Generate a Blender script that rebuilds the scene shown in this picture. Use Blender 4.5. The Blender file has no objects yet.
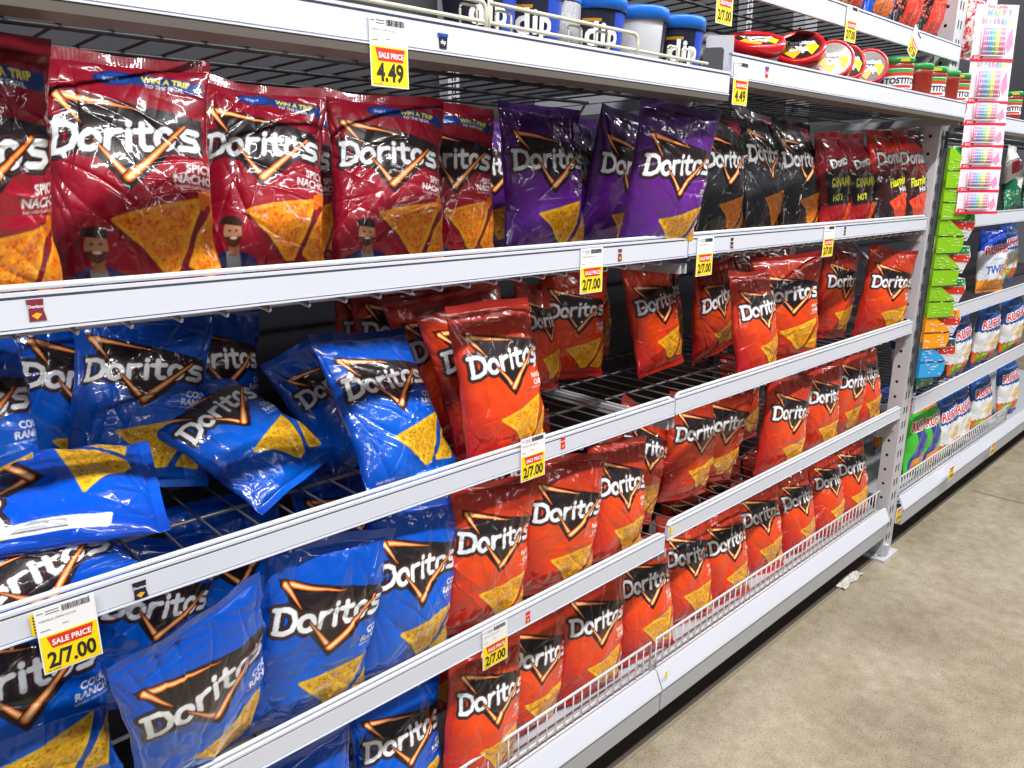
import bpy, math, random
import numpy as np
from mathutils import Matrix, Vector
C = bpy.context.scene.collection
H = 1.255            # camera height above the floor
DIST = 0.85          # camera to shelf front
# ---------------------------------------------------------------- camera
RW = np.array([[0.72964589, -0.17626902, 0.66071636], [-0.68382518, -0.18808018, 0.70498863], [0.0, -0.96620654, -0.25776912]])
FPX = 753.4
def at(px, py, y):
    """world point on the plane Y=y seen at a pixel of the photograph"""
    r = RW @ np.array([px-512, py-384, FPX]); t = (DIST+y)/r[1]
    return Vector((r[0]*t, y, r[2]*t+H))
cam = bpy.data.objects.new('camera', bpy.data.cameras.new('camera'))
cam.data.lens = FPX/1024*36; cam.data.sensor_width = 36; cam.data.clip_start = .01
m = Matrix.Identity(4)
for i in range(3):
    m[i][0] = RW[i][0]; m[i][1] = -RW[i][1]; m[i][2] = -RW[i][2]
m.translation = (0, -DIST, H); cam.matrix_world = m
C.objects.link(cam); bpy.context.scene.camera = cam
# ---------------------------------------------------------------- helpers
def lin(c):
    return tuple((x/12.92 if x <= .04045 else ((x+.055)/1.055)**2.4) for x in c)
def rgb(r, g, b): return lin((r/255, g/255, b/255))
def mat(name, col, rough=.4, metal=0., coat=0., noise=None, trans=0., emis=None, spec=.5):
    mt = bpy.data.materials.new(name); mt.use_nodes = True
    nt = mt.node_tree; b = nt.nodes['Principled BSDF']
    b.inputs['Base Color'].default_value = (*col, 1); b.inputs['Roughness'].default_value = rough
    b.inputs['Metallic'].default_value = metal; b.inputs['Coat Weight'].default_value = coat
    b.inputs['Coat Roughness'].default_value = .06; b.inputs['Transmission Weight'].default_value = trans
    b.inputs['Specular IOR Level'].default_value = spec
    if noise:
        sc, amt, bump = noise
        tc = nt.nodes.new('ShaderNodeTexCoord'); n = nt.nodes.new('ShaderNodeTexNoise')
        n.inputs['Scale'].default_value = sc; n.inputs['Detail'].default_value = 5
        nt.links.new(tc.outputs['Object'], n.inputs['Vector'])
        mx = nt.nodes.new('ShaderNodeMixRGB'); mx.blend_type = 'MULTIPLY'; mx.inputs[0].default_value = 1
        rp = nt.nodes.new('ShaderNodeMapRange'); rp.inputs[3].default_value = 1-amt; rp.inputs[4].default_value = 1+amt*.4
        nt.links.new(n.outputs['Fac'], rp.inputs[0]); mx.inputs[1].default_value = (*col, 1)
        nt.links.new(rp.outputs[0], mx.inputs[2]); nt.links.new(mx.outputs[0], b.inputs['Base Color'])
        if bump:
            bp = nt.nodes.new('ShaderNodeBump'); bp.inputs['Strength'].default_value = bump; bp.inputs['Distance'].default_value = .002
            nt.links.new(n.outputs['Fac'], bp.inputs['Height']); nt.links.new(bp.outputs[0], b.inputs['Normal'])
    return mt
M = dict(
 white=mat('white_enamel', rgb(216,220,232), .38, noise=(6,.04,0)),
 wire=mat('white_wire', rgb(214,218,220), .3),
 deck=mat('galvanised_wire', rgb(128,128,130), .35, .6),
 cream=mat('cream_coated_wire', rgb(212,210,188), .35),
 black=mat('black_wire', rgb(34,32,34), .4),
 under=mat('dark_bronze_edge', rgb(92,86,80), .5),
 grey=mat('grey_enamel', rgb(176,178,184), .45, noise=(8,.06,0)),
 post=mat('post_enamel', rgb(196,197,203), .45, noise=(10,.05,0)),
 dark=mat('slot_dark', rgb(18,18,20), .8),
 wallm=mat('back_panel_paint', rgb(40,40,48), .6, noise=(4,.1,0)),
 groove=mat('rail_groove', rgb(110,114,130), .5),
 paper=mat('label_paper', rgb(244,244,248), .55),
 yellow=mat('label_yellow', rgb(252,224,8), .55),
 redp=mat('label_red', rgb(226,48,34), .55),
 ink=mat('label_ink', rgb(40,36,30), .6),
 greyink=mat('faint_ink', rgb(120,122,130), .6),
 wtext=mat('white_ink', rgb(250,250,250), .5),
 bluelid=mat('blue_plastic_lid', rgb(22,112,216), .35),
 tubw=mat('tub_plastic', rgb(214,214,220), .35),
 navy=mat('navy_print', rgb(28,30,52), .4),
 royal=mat('royal_blue_print', rgb(30,70,190), .4),
 redlid=mat('red_plastic_lid', rgb(222,26,34), .28, coat=.4),
 salsa=mat('salsa', rgb(150,44,24), .35, coat=.6, noise=(90,.5,.2)),
 greenlid=mat('green_lid', rgb(42,150,66), .3, coat=.3),
 glabel=mat('green_label', rgb(52,160,70), .45),
 rlabel=mat('red_label', rgb(214,52,34), .45),
 glitter=mat('silver_speckle', rgb(170,170,176), .4, noise=(420,1.0,.5)),
 clear=mat('clear_plastic', (1,1,1), .15, trans=.9),
 divider=mat('divider_plastic', rgb(196,196,202), .4),
 dgrey=mat('dark_grey_plastic', rgb(72,74,80), .4),
 lime=mat('lime_card', rgb(136,196,22), .5), orange=mat('orange_card', rgb(250,160,16), .5), sky=mat('sky_blue_card', rgb(52,164,232), .5),
 limed=mat('pale_print', rgb(206,232,150), .5),
 seam=mat('dark_seam', rgb(40,60,20), .6),
 cardw=mat('candle_card', rgb(240,226,236), .5), cardr=mat('card_red', rgb(226,40,70), .5),
 pinkp=mat('pink_print', rgb(240,150,190), .5),
 gold=mat('gold_print', rgb(244,176,40), .4),
 foil=mat('dark_foil', rgb(60,30,34), .3, coat=.5),
 kraft=mat('dust', rgb(196,192,186), .9),
)
for k, c in dict(c1=(245,152,189), c2=(134,177,233), c3=(152,214,171), c4=(251,237,140), c5=(245,158,177), c6=(165,158,227)).items():
    M[k] = mat('candle_'+k, rgb(*c), .45)
PM = bpy.data.materials.new('printed_film'); PM.use_nodes = True
def film():
    nt = PM.node_tree; b = nt.nodes['Principled BSDF']
    a = nt.nodes.new('ShaderNodeAttribute'); a.attribute_name = 'Print'
    nt.links.new(a.outputs['Color'], b.inputs['Base Color'])
    b.inputs['Roughness'].default_value = .30; b.inputs['Specular IOR Level'].default_value = .28
    b.inputs['Coat Weight'].default_value = .9; b.inputs['Coat Roughness'].default_value = .045
    tc = nt.nodes.new('ShaderNodeTexCoord'); n = nt.nodes.new('ShaderNodeTexNoise')
    n.inputs['Scale'].default_value = 38; n.inputs['Detail'].default_value = 3; n.inputs['Distortion'].default_value = .6
    nt.links.new(tc.outputs['Object'], n.inputs['Vector'])
    bp = nt.nodes.new('ShaderNodeBump'); bp.inputs['Strength'].default_value = .22; bp.inputs['Distance'].default_value = .004
    nt.links.new(n.outputs['Fac'], bp.inputs['Height'])
    nt.links.new(bp.outputs[0], b.inputs['Normal']); nt.links.new(bp.outputs[0], b.inputs['Coat Normal'])
film()

class MB:
    def __init__(s): s.v = []; s.f = []; s.mi = []; s.mats = []; s.sm = []
    def mid(s, m):
        if m not in s.mats: s.mats.append(m)
        return s.mats.index(m)
    def add(s, vs, fs, m, smooth=False):
        o = len(s.v); s.v += [tuple(v) for v in vs]; k = s.mid(m)
        for f in fs: s.f.append(tuple(i+o for i in f)); s.mi.append(k); s.sm.append(smooth)
    def box(s, a, b, m, T=None):
        x0, y0, z0 = a; x1, y1, z1 = b
        vs = [Vector(p) for p in ((x0,y0,z0),(x1,y0,z0),(x1,y1,z0),(x0,y1,z0),(x0,y0,z1),(x1,y0,z1),(x1,y1,z1),(x0,y1,z1))]
        if T: vs = [T @ v for v in vs]
        s.add(vs, [(0,3,2,1),(4,5,6,7),(0,1,5,4),(1,2,6,5),(2,3,7,6),(3,0,4,7)], m)
    def tube(s, pts, r, m, n=8, closed=False):
        pts = [Vector(p) for p in pts]; N = len(pts); rings = []
        for i, p in enumerate(pts):
            if closed: d = pts[(i+1) % N]-pts[i-1]
            else: d = pts[min(i+1, N-1)]-pts[max(i-1, 0)]
            d.normalize(); u = d.orthogonal() if abs(d.z) > .99 else d.cross(Vector((0,0,1)))
            u.normalize(); w = d.cross(u)
            rings.append([p+(u*math.cos(2*math.pi*k/n)+w*math.sin(2*math.pi*k/n))*r for k in range(n)])
        vs = [v for R in rings for v in R]; fs = []
        for i in range(N if closed else N-1):
            j = (i+1) % N
            for k in range(n): fs.append((i*n+k, i*n+(k+1) % n, j*n+(k+1) % n, j*n+k))
        if not closed: fs += [tuple(range(n))[::-1], tuple((N-1)*n+k for k in range(n))]
        s.add(vs, fs, m, True)
    def lathe(s, prof, m, n=40, T=None, a0=0, a1=2*math.pi, smooth=True):
        full = abs(a1-a0-2*math.pi) < 1e-6; c = n if full else n+1; vs = []; fs = []
        for r, z in prof:
            for k in range(c):
                a = a0+(a1-a0)*k/n; vs.append(Vector((r*math.cos(a), r*math.sin(a), z)))
        if T: vs = [T @ v for v in vs]
        for i in range(len(prof)-1):
            for k in range(n):
                k2 = (k+1) % c; fs.append((i*c+k, i*c+k2, (i+1)*c+k2, (i+1)*c+k))
        s.add(vs, fs, m, smooth)
    def poly(s, pts, m, y0, y1, T=None):
        """extruded polygon; pts (x,z), from depth y0 to y1"""
        n = len(pts); vs = [Vector((x, y0, z)) for x, z in pts]+[Vector((x, y1, z)) for x, z in pts]
        if T: vs = [T @ v for v in vs]
        fs = [tuple(range(n)), tuple(range(n, 2*n))[::-1]]+[(i, (i+1) % n, n+(i+1) % n, n+i) for i in range(n)]
        s.add(vs, fs, m)
    def text(s, txt, size, x, z, m, T=None, bold=.0, y=-.0006, align='LEFT', shear=0, sx=1.):
        vs, tr = glyphs(txt, bold)
        if not len(vs): return
        w = vs[:, 0].max(); off = {'LEFT': 0, 'CENTER': -w/2, 'RIGHT': -w}[align]
        out = [Vector(((p[0]+off+shear*p[1])*size*sx+x, y, p[1]*size+z)) for p in vs]
        if T: out = [T @ v for v in out]
        s.add(out, [tuple(t) for t in tr], m)
    def build(s, name, parent=None, bevel=0):
        me = bpy.data.meshes.new(name); me.from_pydata([tuple(v) for v in s.v], [], s.f)
        for mm in s.mats: me.materials.append(mm)
        me.polygons.foreach_set('material_index', s.mi); me.polygons.foreach_set('use_smooth', s.sm); me.update()
        o = bpy.data.objects.new(name, me); C.objects.link(o)
        if parent: o.parent = parent
        if bevel:
            b = o.modifiers.new('bevel', 'BEVEL'); b.width = bevel; b.segments = 2; b.limit_method = 'ANGLE'
        return o
def tag(o, label, cat=None, group=None):
    o['label'] = label
    if cat: o['category'] = cat
    if group: o['group'] = group
    return o
def struct(o): o['kind'] = 'structure'; return o
def empty(name, loc=(0,0,0), M4=None):
    o = bpy.data.objects.new(name, None); o.empty_display_size = .02; C.objects.link(o)
    if M4 is not None: o.matrix_world = M4
    else: o.location = loc
    return o
_gc = {}
def glyphs(txt, bold=0.):
    k = (txt, bold)
    if k not in _gc:
        cu = bpy.data.curves.new('t', 'FONT'); cu.body = txt; cu.offset = bold; cu.resolution_u = 3; cu.fill_mode = 'FRONT'
        ob = bpy.data.objects.new('t', cu); C.objects.link(ob)
        dg = bpy.context.evaluated_depsgraph_get(); dg.update()
        me = bpy.data.meshes.new_from_object(ob.evaluated_get(dg)); me.calc_loop_triangles()
        v = np.array([x.co[:2] for x in me.vertices], float).reshape(-1, 2)
        t = [tuple(x.vertices) for x in me.loop_triangles]
        if len(v): v[:, 0] -= v[:, 0].min()
        bpy.data.objects.remove(ob); bpy.data.curves.remove(cu); bpy.data.meshes.remove(me); _gc[k] = (v, t)
    return _gc[k]
def Rm(yaw, lean, roll):
    return Matrix.Rotation(yaw, 4, 'Z') @ Matrix.Rotation(lean, 4, 'X') @ Matrix.Rotation(roll, 4, 'Y')
# ---------------------------------------------------------------- printed artwork (per-vertex colour)
NU, NV, SS = 176, 244, 3
class Art:
    def __init__(s):
        w, h = NU*SS, NV*SS
        s.x, s.y = np.meshgrid((np.arange(w)+.5)/w, (np.arange(h)+.5)/h*1.4)
        s.c = np.zeros((h, w, 3))
        s.n = vnoise(s.x*22, s.y*22, 5)*.4+vnoise(s.x*60, s.y*60, 9)*.35+vnoise(s.x*130, s.y*130, 3)*.25
    def paint(s, mask, col):
        if np.ndim(mask) == 2 and mask.dtype != bool: a = np.clip(mask, 0, 1)[..., None]
        else: a = mask[..., None].astype(float)
        s.c = s.c*(1-a)+np.asarray(col)*a
    def seg(s, a, b):
        ax, ay = a; bx, by = b; dx, dy = bx-ax, by-ay
        t = np.clip(((s.x-ax)*dx+(s.y-ay)*dy)/(dx*dx+dy*dy+1e-12), 0, 1)
        return np.hypot(s.x-ax-t*dx, s.y-ay-t*dy), t
    def line(s, pts):
        d = None
        for a, b in zip(pts[:-1], pts[1:]):
            e = s.seg(a, b)[0]; d = e if d is None else np.minimum(d, e)
        return d
    def pin(s, pts):
        ins = np.zeros(s.x.shape, bool); n = len(pts)
        for i in range(n):
            x0, y0 = pts[i]; x1, y1 = pts[(i+1) % n]
            if y0 == y1: continue
            c = ((y0 > s.y) != (y1 > s.y)) & (s.x < (x1-x0)*(s.y-y0)/(y1-y0)+x0); ins ^= c
        return ins
    def flame(s, a, b, w0, w1, hot=0):
        d, t = s.seg(a, b); w = w0+(w1-w0)*t; r = d/np.maximum(w, 1e-4); h = (1-t if hot == 0 else t)[..., None]
        s.paint(d < w+.009, rgb(26,16,16)); c = np.asarray(rgb(206,52,4))*(1-h)+np.asarray(rgb(236,84,4))*h; s.paint(r < 1, c)
        c = np.asarray(rgb(244,112,4))*(1-h)+np.asarray(rgb(255,160,20))*h; s.paint(r < .72, c); c = np.asarray(rgb(252,150,20))*(1-h)+np.asarray(rgb(255,240,190))*h; s.paint(r < .40, c)
    def chip(s, pts, base, dark, hot):
        pts = [(px, py) for px, py in pts]; wx = s.x; s.x = s.x+.010*(vnoise(s.x*14, s.y*14, 31)-.5); m = s.pin(pts); d = s.line(pts+[pts[0]]); s.x = wx
        m = m | (d < .012)
        f = np.clip((s.n[..., None]-.5)*1.9+.45, 0, 1); col = np.asarray(base)*(1-f)+np.asarray(dark)*f
        s.c = np.where(m[..., None], col, s.c)
        sp = vnoise(s.x*95+3, s.y*95, 21); s.paint(np.clip((sp-.62)*5, 0, .75)*m, hot)
        s.paint(m*np.clip(1-d/.022, 0, 1)*.55, tuple(min(1, x*1.25) for x in base))
    def text(s, txt, size, x, y, col, bold=.0, align='LEFT', shear=0, sx=1, rot=0, outline=None, ow=.01):
        v, tr = glyphs(txt, bold)
        if not len(v): return
        w = v[:, 0].max(); off = {'LEFT': 0, 'CENTER': -w/2, 'RIGHT': -w}[align]
        px = (v[:, 0]+off+shear*v[:, 1])*size*sx; py = v[:, 1]*size
        c, q = math.cos(rot), math.sin(rot); X = x+px*c-py*q; Y = y+px*q+py*c
        m = np.zeros(s.x.shape, bool); hh, ww = m.shape
        for t in tr:
            tx, ty = X[list(t)]*ww, Y[list(t)]/1.4*hh
            i0, i1 = max(0, int(tx.min()-1)), min(ww, int(tx.max()+2)); j0, j1 = max(0, int(ty.min()-1)), min(hh, int(ty.max()+2))
            if i0 >= i1 or j0 >= j1: continue
            gx, gy = np.meshgrid(np.arange(i0, i1)+.5, np.arange(j0, j1)+.5)
            def e(a, b): return (tx[b]-tx[a])*(gy-ty[a])-(ty[b]-ty[a])*(gx-tx[a])
            e0, e1, e2 = e(0, 1), e(1, 2), e(2, 0)
            m[j0:j1, i0:i1] |= ((e0 >= 0) & (e1 >= 0) & (e2 >= 0)) | ((e0 <= 0) & (e1 <= 0) & (e2 <= 0))
        if outline is not None:
            k = max(1, int(ow*ww)); o = m.copy()
            for dx in range(-k, k+1):
                for dy in range(-k, k+1):
                    if dx*dx+dy*dy <= k*k: o |= np.roll(np.roll(m, dx, 1), dy, 0)
            s.paint(o, outline)
        s.paint(m, col)
    def done(s): return s.c.reshape(NV, SS, NU, SS, 3).mean(axis=(1, 3))
def _h(ix, iy, seed):
    n = (ix.astype(np.int64)*374761393+iy.astype(np.int64)*668265263+seed*974711) & 0x7fffffff
    n = (n ^ (n >> 13))*1274126177 & 0x7fffffff
    return ((n ^ (n >> 16)) & 0xffff)/65535.
def vnoise(x, y, seed):
    ix, iy = np.floor(x), np.floor(y); fx, fy = x-ix, y-iy; fx = fx*fx*(3-2*fx); fy = fy*fy*(3-2*fy)
    a, b, c, d = _h(ix, iy, seed), _h(ix+1, iy, seed), _h(ix, iy+1, seed), _h(ix+1, iy+1, seed)
    return (a*(1-fx)+b*fx)*(1-fy)+(c*(1-fx)+d*fx)*fy
def arc(cx, cy, rx, ry, a0, a1, n=14, sh=0):
    out = []
    for i in range(n+1):
        a = math.radians(a0+(a1-a0)*i/n); out.append((cx+rx*math.cos(a), cy+ry*math.sin(a)))
    return out
def logo(A, x0=.10, y0=.80, sc=1., tilt=.045, black=rgb(34,28,32), white=rgb(236,238,242)):
    """the bag lettering: seven heavy white letters on a dark plate with flame strokes"""
    def q(x, y):   # local units: width 1 = full logo .80 of bag
        X = x*.80*sc; return (x0+X+y*.05*sc, y0+tilt*x*sc+y*sc)
    L = []
    L.append([q(.03,-.004),q(.03,.152)]); L.append([q(.022,-.004),q(.09,-.002),q(.150,.022),q(.172,.075),q(.150,.130),q(.10,.152),q(.0,.154)])
    L.append([q(*p) for p in arc(.262,.052,.056,.052,0,360)])
    L.append([q(.372,0),q(.372,.104)]); L.append([q(.372,.07),q(.40,.10),q(.455,.106)])
    L.append([q(.510,0),q(.510,.105)]); L.append([q(.510,.143),q(.512,.150)])
    L.append([q(.600,.145),q(.600,.03),q(.62,.004),q(.662,.004)]); L.append([q(.555,.104),q(.66,.108)])
    L.append([q(*p) for p in arc(.752,.056,.054,.052,0,360)])
    L.append([q(.985,.098),q(.90,.108),q(.868,.085),q(.89,.062),q(.965,.048),q(.985,.02),q(.95,-.002),q(.858,.006)])
    d = None
    for l in L:
        e = A.line(l); d = e if d is None else np.minimum(d, e)
    P = lambda x, y: (x, y+(y0-.80))
    if sc == 1.:
        A.paint(A.pin([P(.09,1.165),P(.72,1.055),P(.93,1.02),P(.93,.95),P(.84,.92),P(.50,.585),P(.27,.86),P(.20,.98)]), black)
    A.paint(d < .045*sc, black); A.paint((d > .030*sc) & (d < .034*sc), rgb(96,52,48))
    A.paint(d < .0172*sc, white)
    if sc == 1.:
        A.flame(P(.14,1.125), P(.58,1.05), .024, .001); A.flame(P(.145,1.12), P(.27,.96), .021, .001)
        A.flame(P(.33,.87), P(.495,.665), .002, .021, 1); A.flame(P(.50,.66), P(.82,.97), .026, .007)
CHB, CHD, CHH = rgb(255,196,40), rgb(222,128,8), rgb(176,84,8)
def chips(A, base=CHB, dark=CHD, hot=CHH, sp=0):
    if sp:
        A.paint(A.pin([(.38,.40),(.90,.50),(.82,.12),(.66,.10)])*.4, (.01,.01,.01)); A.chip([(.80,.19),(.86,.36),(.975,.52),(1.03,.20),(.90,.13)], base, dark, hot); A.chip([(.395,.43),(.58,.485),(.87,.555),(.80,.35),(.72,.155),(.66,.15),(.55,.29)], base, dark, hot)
        fl = vnoise(A.x*16, A.y*9, 3)
        A.paint((fl > .62) & (A.y > .50+.10*np.abs(A.x-.9)) & (A.y < .62) & (A.x > .74), rgb(240,120,30))
    else:
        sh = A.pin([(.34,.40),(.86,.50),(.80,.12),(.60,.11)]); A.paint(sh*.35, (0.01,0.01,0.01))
        A.chip([(.76,.17),(.86,.36),(.975,.48),(.965,.30),(.90,.15)], base, dark, hot)
        A.chip([(.345,.405),(.52,.445),(.83,.530),(.765,.34),(.68,.165),(.61,.155),(.50,.27)], base, dark, hot)
def art(kind):
    A = Art(); x, y = A.x, A.y
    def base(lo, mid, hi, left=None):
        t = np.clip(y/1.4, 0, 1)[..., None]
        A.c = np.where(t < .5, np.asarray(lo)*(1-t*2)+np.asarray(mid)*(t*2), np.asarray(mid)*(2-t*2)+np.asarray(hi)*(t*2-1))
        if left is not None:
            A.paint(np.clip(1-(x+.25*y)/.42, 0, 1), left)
    def flavour(l1, l2, xx=.965, yy=.70, s=.066, col=rgb(245,245,245)):
        A.text(l1, s, xx, yy, col, .025, 'RIGHT', sx=.95); A.text(l2, s, xx, yy-.062, col, .025, 'RIGHT', sx=.95)
        A.text('FLAVORED TORTILLA CHIPS', .018, xx, yy-.09, col, 0, 'RIGHT')
    if kind == 'spicy':
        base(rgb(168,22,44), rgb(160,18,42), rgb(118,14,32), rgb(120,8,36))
        A.paint(((x-.46)/.13)**2+((y-1.245)/.05)**2 < 1, rgb(20,40,96)); A.paint(((x-.46)/.105)**2+((y-1.245)/.038)**2 < 1, rgb(30,64,140))
        A.paint(A.pin([(.56,1.285),(.95,1.25),(.95,1.165),(.52,1.215)]), rgb(24,52,110))
        A.text('WIN A TRIP', .052, .60, 1.232, rgb(226,210,40), .02, rot=-.07); A.text('TO THE FINAL', .034, .62, 1.195, rgb(240,240,240), 0, rot=-.07)
        A.text('league', .036, .39, 1.232, rgb(210,220,240), 0)
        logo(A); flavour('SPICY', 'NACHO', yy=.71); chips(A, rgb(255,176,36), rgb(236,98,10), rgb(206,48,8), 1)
        # printed figure of a bearded man in a blue jacket
        A.paint(A.pin([(.10,.04),(.14,.13),(.23,.175),(.36,.18),(.45,.14),(.50,.04)]), rgb(40,52,110))
        A.paint(A.pin([(.25,.04),(.25,.17),(.34,.17),(.36,.04)]), rgb(150,158,170))
        A.paint(A.pin([(.265,.15),(.265,.22),(.335,.22),(.335,.15)]), rgb(176,116,86))
        A.paint(((x-.295)/.062)**2+((y-.29)/.088)**2 < 1, rgb(206,148,112))
        A.paint((((x-.295)/.062)**2+((y-.29)/.088)**2 < 1) & (y < .265) & ~(((x-.30)/.026)**2+((y-.258)/.010)**2 < 1), rgb(92,54,36))
        A.paint(((x-.30)/.022)**2+((y-.257)/.006)**2 < 1, rgb(244,236,226))
        A.paint((((x-.285)/.075)**2+((y-.352)/.045)**2 < 1) & (y > .335-.12*(x-.3)), rgb(54,36,28))
        for ex in (.275,.32): A.paint(((x-ex)/.011)**2+((y-.302)/.006)**2 < 1, rgb(40,26,22))
    elif kind == 'blue_side':
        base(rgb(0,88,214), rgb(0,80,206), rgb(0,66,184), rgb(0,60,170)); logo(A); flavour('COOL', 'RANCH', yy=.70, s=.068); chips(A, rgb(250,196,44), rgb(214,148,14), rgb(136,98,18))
        A.paint(A.pin([(.085,.30),(.175,.28),(.16,.62),(.135,.88),(.085,.90)]), rgb(238,240,244)); A.paint(A.pin([(-.1,.96),(.16,.96),(.16,1.08),(.05,1.08),(.05,1.3),(-.1,1.3)]), rgb(238,240,244))
        for k in range(14): A.paint((np.abs(A.x-.10-.004*k) < .0012) & (A.y > .5) & (A.y < .80-.01*k), rgb(60,70,100))
    elif kind == 'blue_fold':
        base(rgb(0,80,196), rgb(0,80,196), rgb(0,66,174), rgb(0,60,160)); logo(A, y0=.22)
    elif kind == 'blue':
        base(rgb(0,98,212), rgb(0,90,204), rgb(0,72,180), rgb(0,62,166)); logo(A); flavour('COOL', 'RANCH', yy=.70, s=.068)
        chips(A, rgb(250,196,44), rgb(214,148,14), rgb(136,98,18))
        A.text('FRESH CRUNCH', .022, .10, .10, rgb(240,240,240), 0)
    elif kind == 'red':
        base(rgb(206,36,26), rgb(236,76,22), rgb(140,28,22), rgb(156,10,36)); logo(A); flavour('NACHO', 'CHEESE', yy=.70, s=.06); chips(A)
    elif kind == 'purple':
        base(rgb(84,36,150), rgb(110,40,148), rgb(58,26,92), rgb(52,20,90)); logo(A)
        flavour('SPICY', 'SWEET', yy=.72, s=.055); A.text('CHILI', .055, .965, .606, rgb(245,245,245), .02, 'RIGHT'); chips(A)
    elif kind == 'black':
        base(rgb(42,42,46), rgb(52,52,56), rgb(40,38,42)); A.paint(A.pin([(.62,1.34),(.95,1.34),(.95,1.14),(.80,1.22)]), rgb(190,24,60))
        logo(A, black=rgb(18,18,20)); flavour('SWEET', 'TANGY', yy=.71, s=.056); A.text('BBQ', .08, .965, .585, rgb(245,245,245), .03, 'RIGHT')
        chips(A, rgb(250,160,40), rgb(226,98,18), rgb(200,70,14))
    elif kind == 'dinamita':
        base(rgb(176,24,30), rgb(120,14,28), rgb(132,18,36)); A.paint((y > .42) & (y < .86) & (x > .1), rgb(22,18,16))
        A.text('Doritos', .17, .5, .93, rgb(232,232,236), .03, 'CENTER', rot=.12, outline=rgb(30,20,24), ow=.02)
        A.text('DINAMITA.', .16, .5, .66, rgb(226,226,30), .03, 'CENTER', shear=.2, sx=.82); A.text('HOT', .12, .2, .48, rgb(226,226,30), .02)
        A.chip([(.55,.18),(.66,.42),(.72,.40),(.62,.14)], rgb(220,90,30), rgb(190,40,20), rgb(160,20,10))
    elif kind == 'flamin':
        base(rgb(36,34,38), rgb(60,20,22), rgb(214,48,34)); A.paint(y > .78+.12*np.sin(x*4), rgb(214,46,34)); A.paint(y > 1.2, rgb(150,30,26))
        A.text('Doritos', .25, .5, .92, rgb(238,238,242), .035, 'CENTER', rot=.05, sx=.95, outline=rgb(30,20,22), ow=.02); A.text("Flamin'", .17, .52, .62, rgb(220,226,30), .03, 'CENTER', rot=.15, sx=.9)
        A.text("Hot", .12, .62, .53, rgb(236,236,236), .02, 'CENTER', rot=.15)
        A.chip([(.30,.40),(.60,.50),(.84,.50),(.76,.22),(.62,.12),(.44,.2)], rgb(240,84,40), rgb(214,40,26), rgb(180,20,16))
    elif kind.startswith('ruffles') or kind == 'snack':
        z = .035*np.abs(((x*9) % 1)*2-1)
        if kind == 'ruffles_twist':
            A.c[:] = rgb(226,228,236); A.paint(y > .93-z, rgb(24,70,190)); A.paint(y < .27+z, rgb(240,150,30))
            A.text('TWISTS', .25, .93, .46, rgb(24,84,196), .03, 'RIGHT', rot=.08, sx=.9); A.text('CHEDDAR', .06, .3, .70, rgb(60,110,200), .01, rot=.08)
            A.chip([(.60,.40),(.72,.72),(.80,.70),(.70,.36)], rgb(246,180,50), rgb(230,130,30), rgb(210,100,20))
            ly = .86
        elif kind == 'ruffles_green':
            A.c[:] = rgb(70,196,60); w = .10*np.sin(y*7)
            A.paint((x+w > .18) & (x+w < .58) & (y < .95), rgb(26,62,150)); A.paint((y < .42-.2*np.abs(x-.6)) & (x > .2), rgb(244,150,46)); ly = .92
            A.paint(y > 1.22, rgb(238,120,60))
        else:
            A.c[:] = rgb(238,238,240); A.paint(y > .80-z, rgb(28,82,160)); A.paint(y < .33+z, rgb(232,96,40)); A.paint(y < .10+z, rgb(28,82,160))
            for cx, cy in ((.62,.62),(.8,.5),(.5,.5),(.86,.68)):
                A.paint((((x-cx)/.13)**2+((y-cy)/.075)**2 < 1)*(.6+.4*A.n), rgb(244,196,92))
            A.paint(((x-.3)/.24)**2+((y-.22)/.12)**2 < 1, rgb(128,170,40)); A.paint(((x-.3)/.17)**2+((y-.24)/.07)**2 < 1, rgb(186,206,70))
            A.text('CHEDDAR & SOUR CREAM', .05, .5, 1.14, rgb(220,230,240), 0, 'CENTER'); ly = .88
        A.text('RUFFLES', .23, .5, ly, rgb(226,40,50), .035, 'CENTER', rot=.08, shear=.15, sx=.92, outline=rgb(250,246,246), ow=.018)
    elif kind == 'chipbag_green':
        A.c[:] = rgb(70,120,40); A.paint(y < .6, rgb(190,60,36)); A.paint(A.n > .62, rgb(220,200,120))
    elif kind == 'chipbag_blue':
        A.c[:] = rgb(16,80,190); A.paint(((x-.6)/.3)**2+((y-.7)/.2)**2 < 1, rgb(240,240,245)); A.paint(((x-.5)/.3)**2+((y-.25)/.15)**2 < 1, rgb(230,120,60))
    elif kind == 'chipbag_black':
        A.c[:] = rgb(34,34,40); A.paint(A.pin([(.2,.05),(.25,.7),(.5,.9),(.8,.6),(.75,.05)]), rgb(226,64,46)); A.paint(A.n > .66, rgb(250,120,90))
        A.text("HOT", .3, .5, .95, rgb(240,230,60), .03, 'CENTER')
    elif kind == 'chipbag_yellow':
        A.c[:] = rgb(214,150,30); A.paint(A.n > .6, rgb(180,110,20)); A.paint(((x-.45)/.45)**2+((y-.75)/.28)**2 < 1, rgb(250,214,16))
        A.text('Taco', .24, .45, .78, rgb(60,40,10), .02, 'CENTER', rot=.2); A.text('Flavor', .2, .45, .58, rgb(60,40,10), .01, 'CENTER', rot=.2)
    elif kind == 'chipbag_green2':
        A.c[:] = rgb(240,240,236); A.paint(y < .62+.1*np.sin(x*8), rgb(18,110,70)); A.paint(A.pin([(.1,.8),(.9,1.0),(.9,1.2),(.1,1.05)]), rgb(214,40,60))
        A.paint((A.n > .68) & (y < .5), rgb(220,240,220))
    elif kind == 'chipbag_white':
        A.c[:] = rgb(232,230,234); A.paint(A.n > .5, rgb(206,40,50)); A.paint((y > .9), rgb(40,80,170))
    return A.done()
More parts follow.
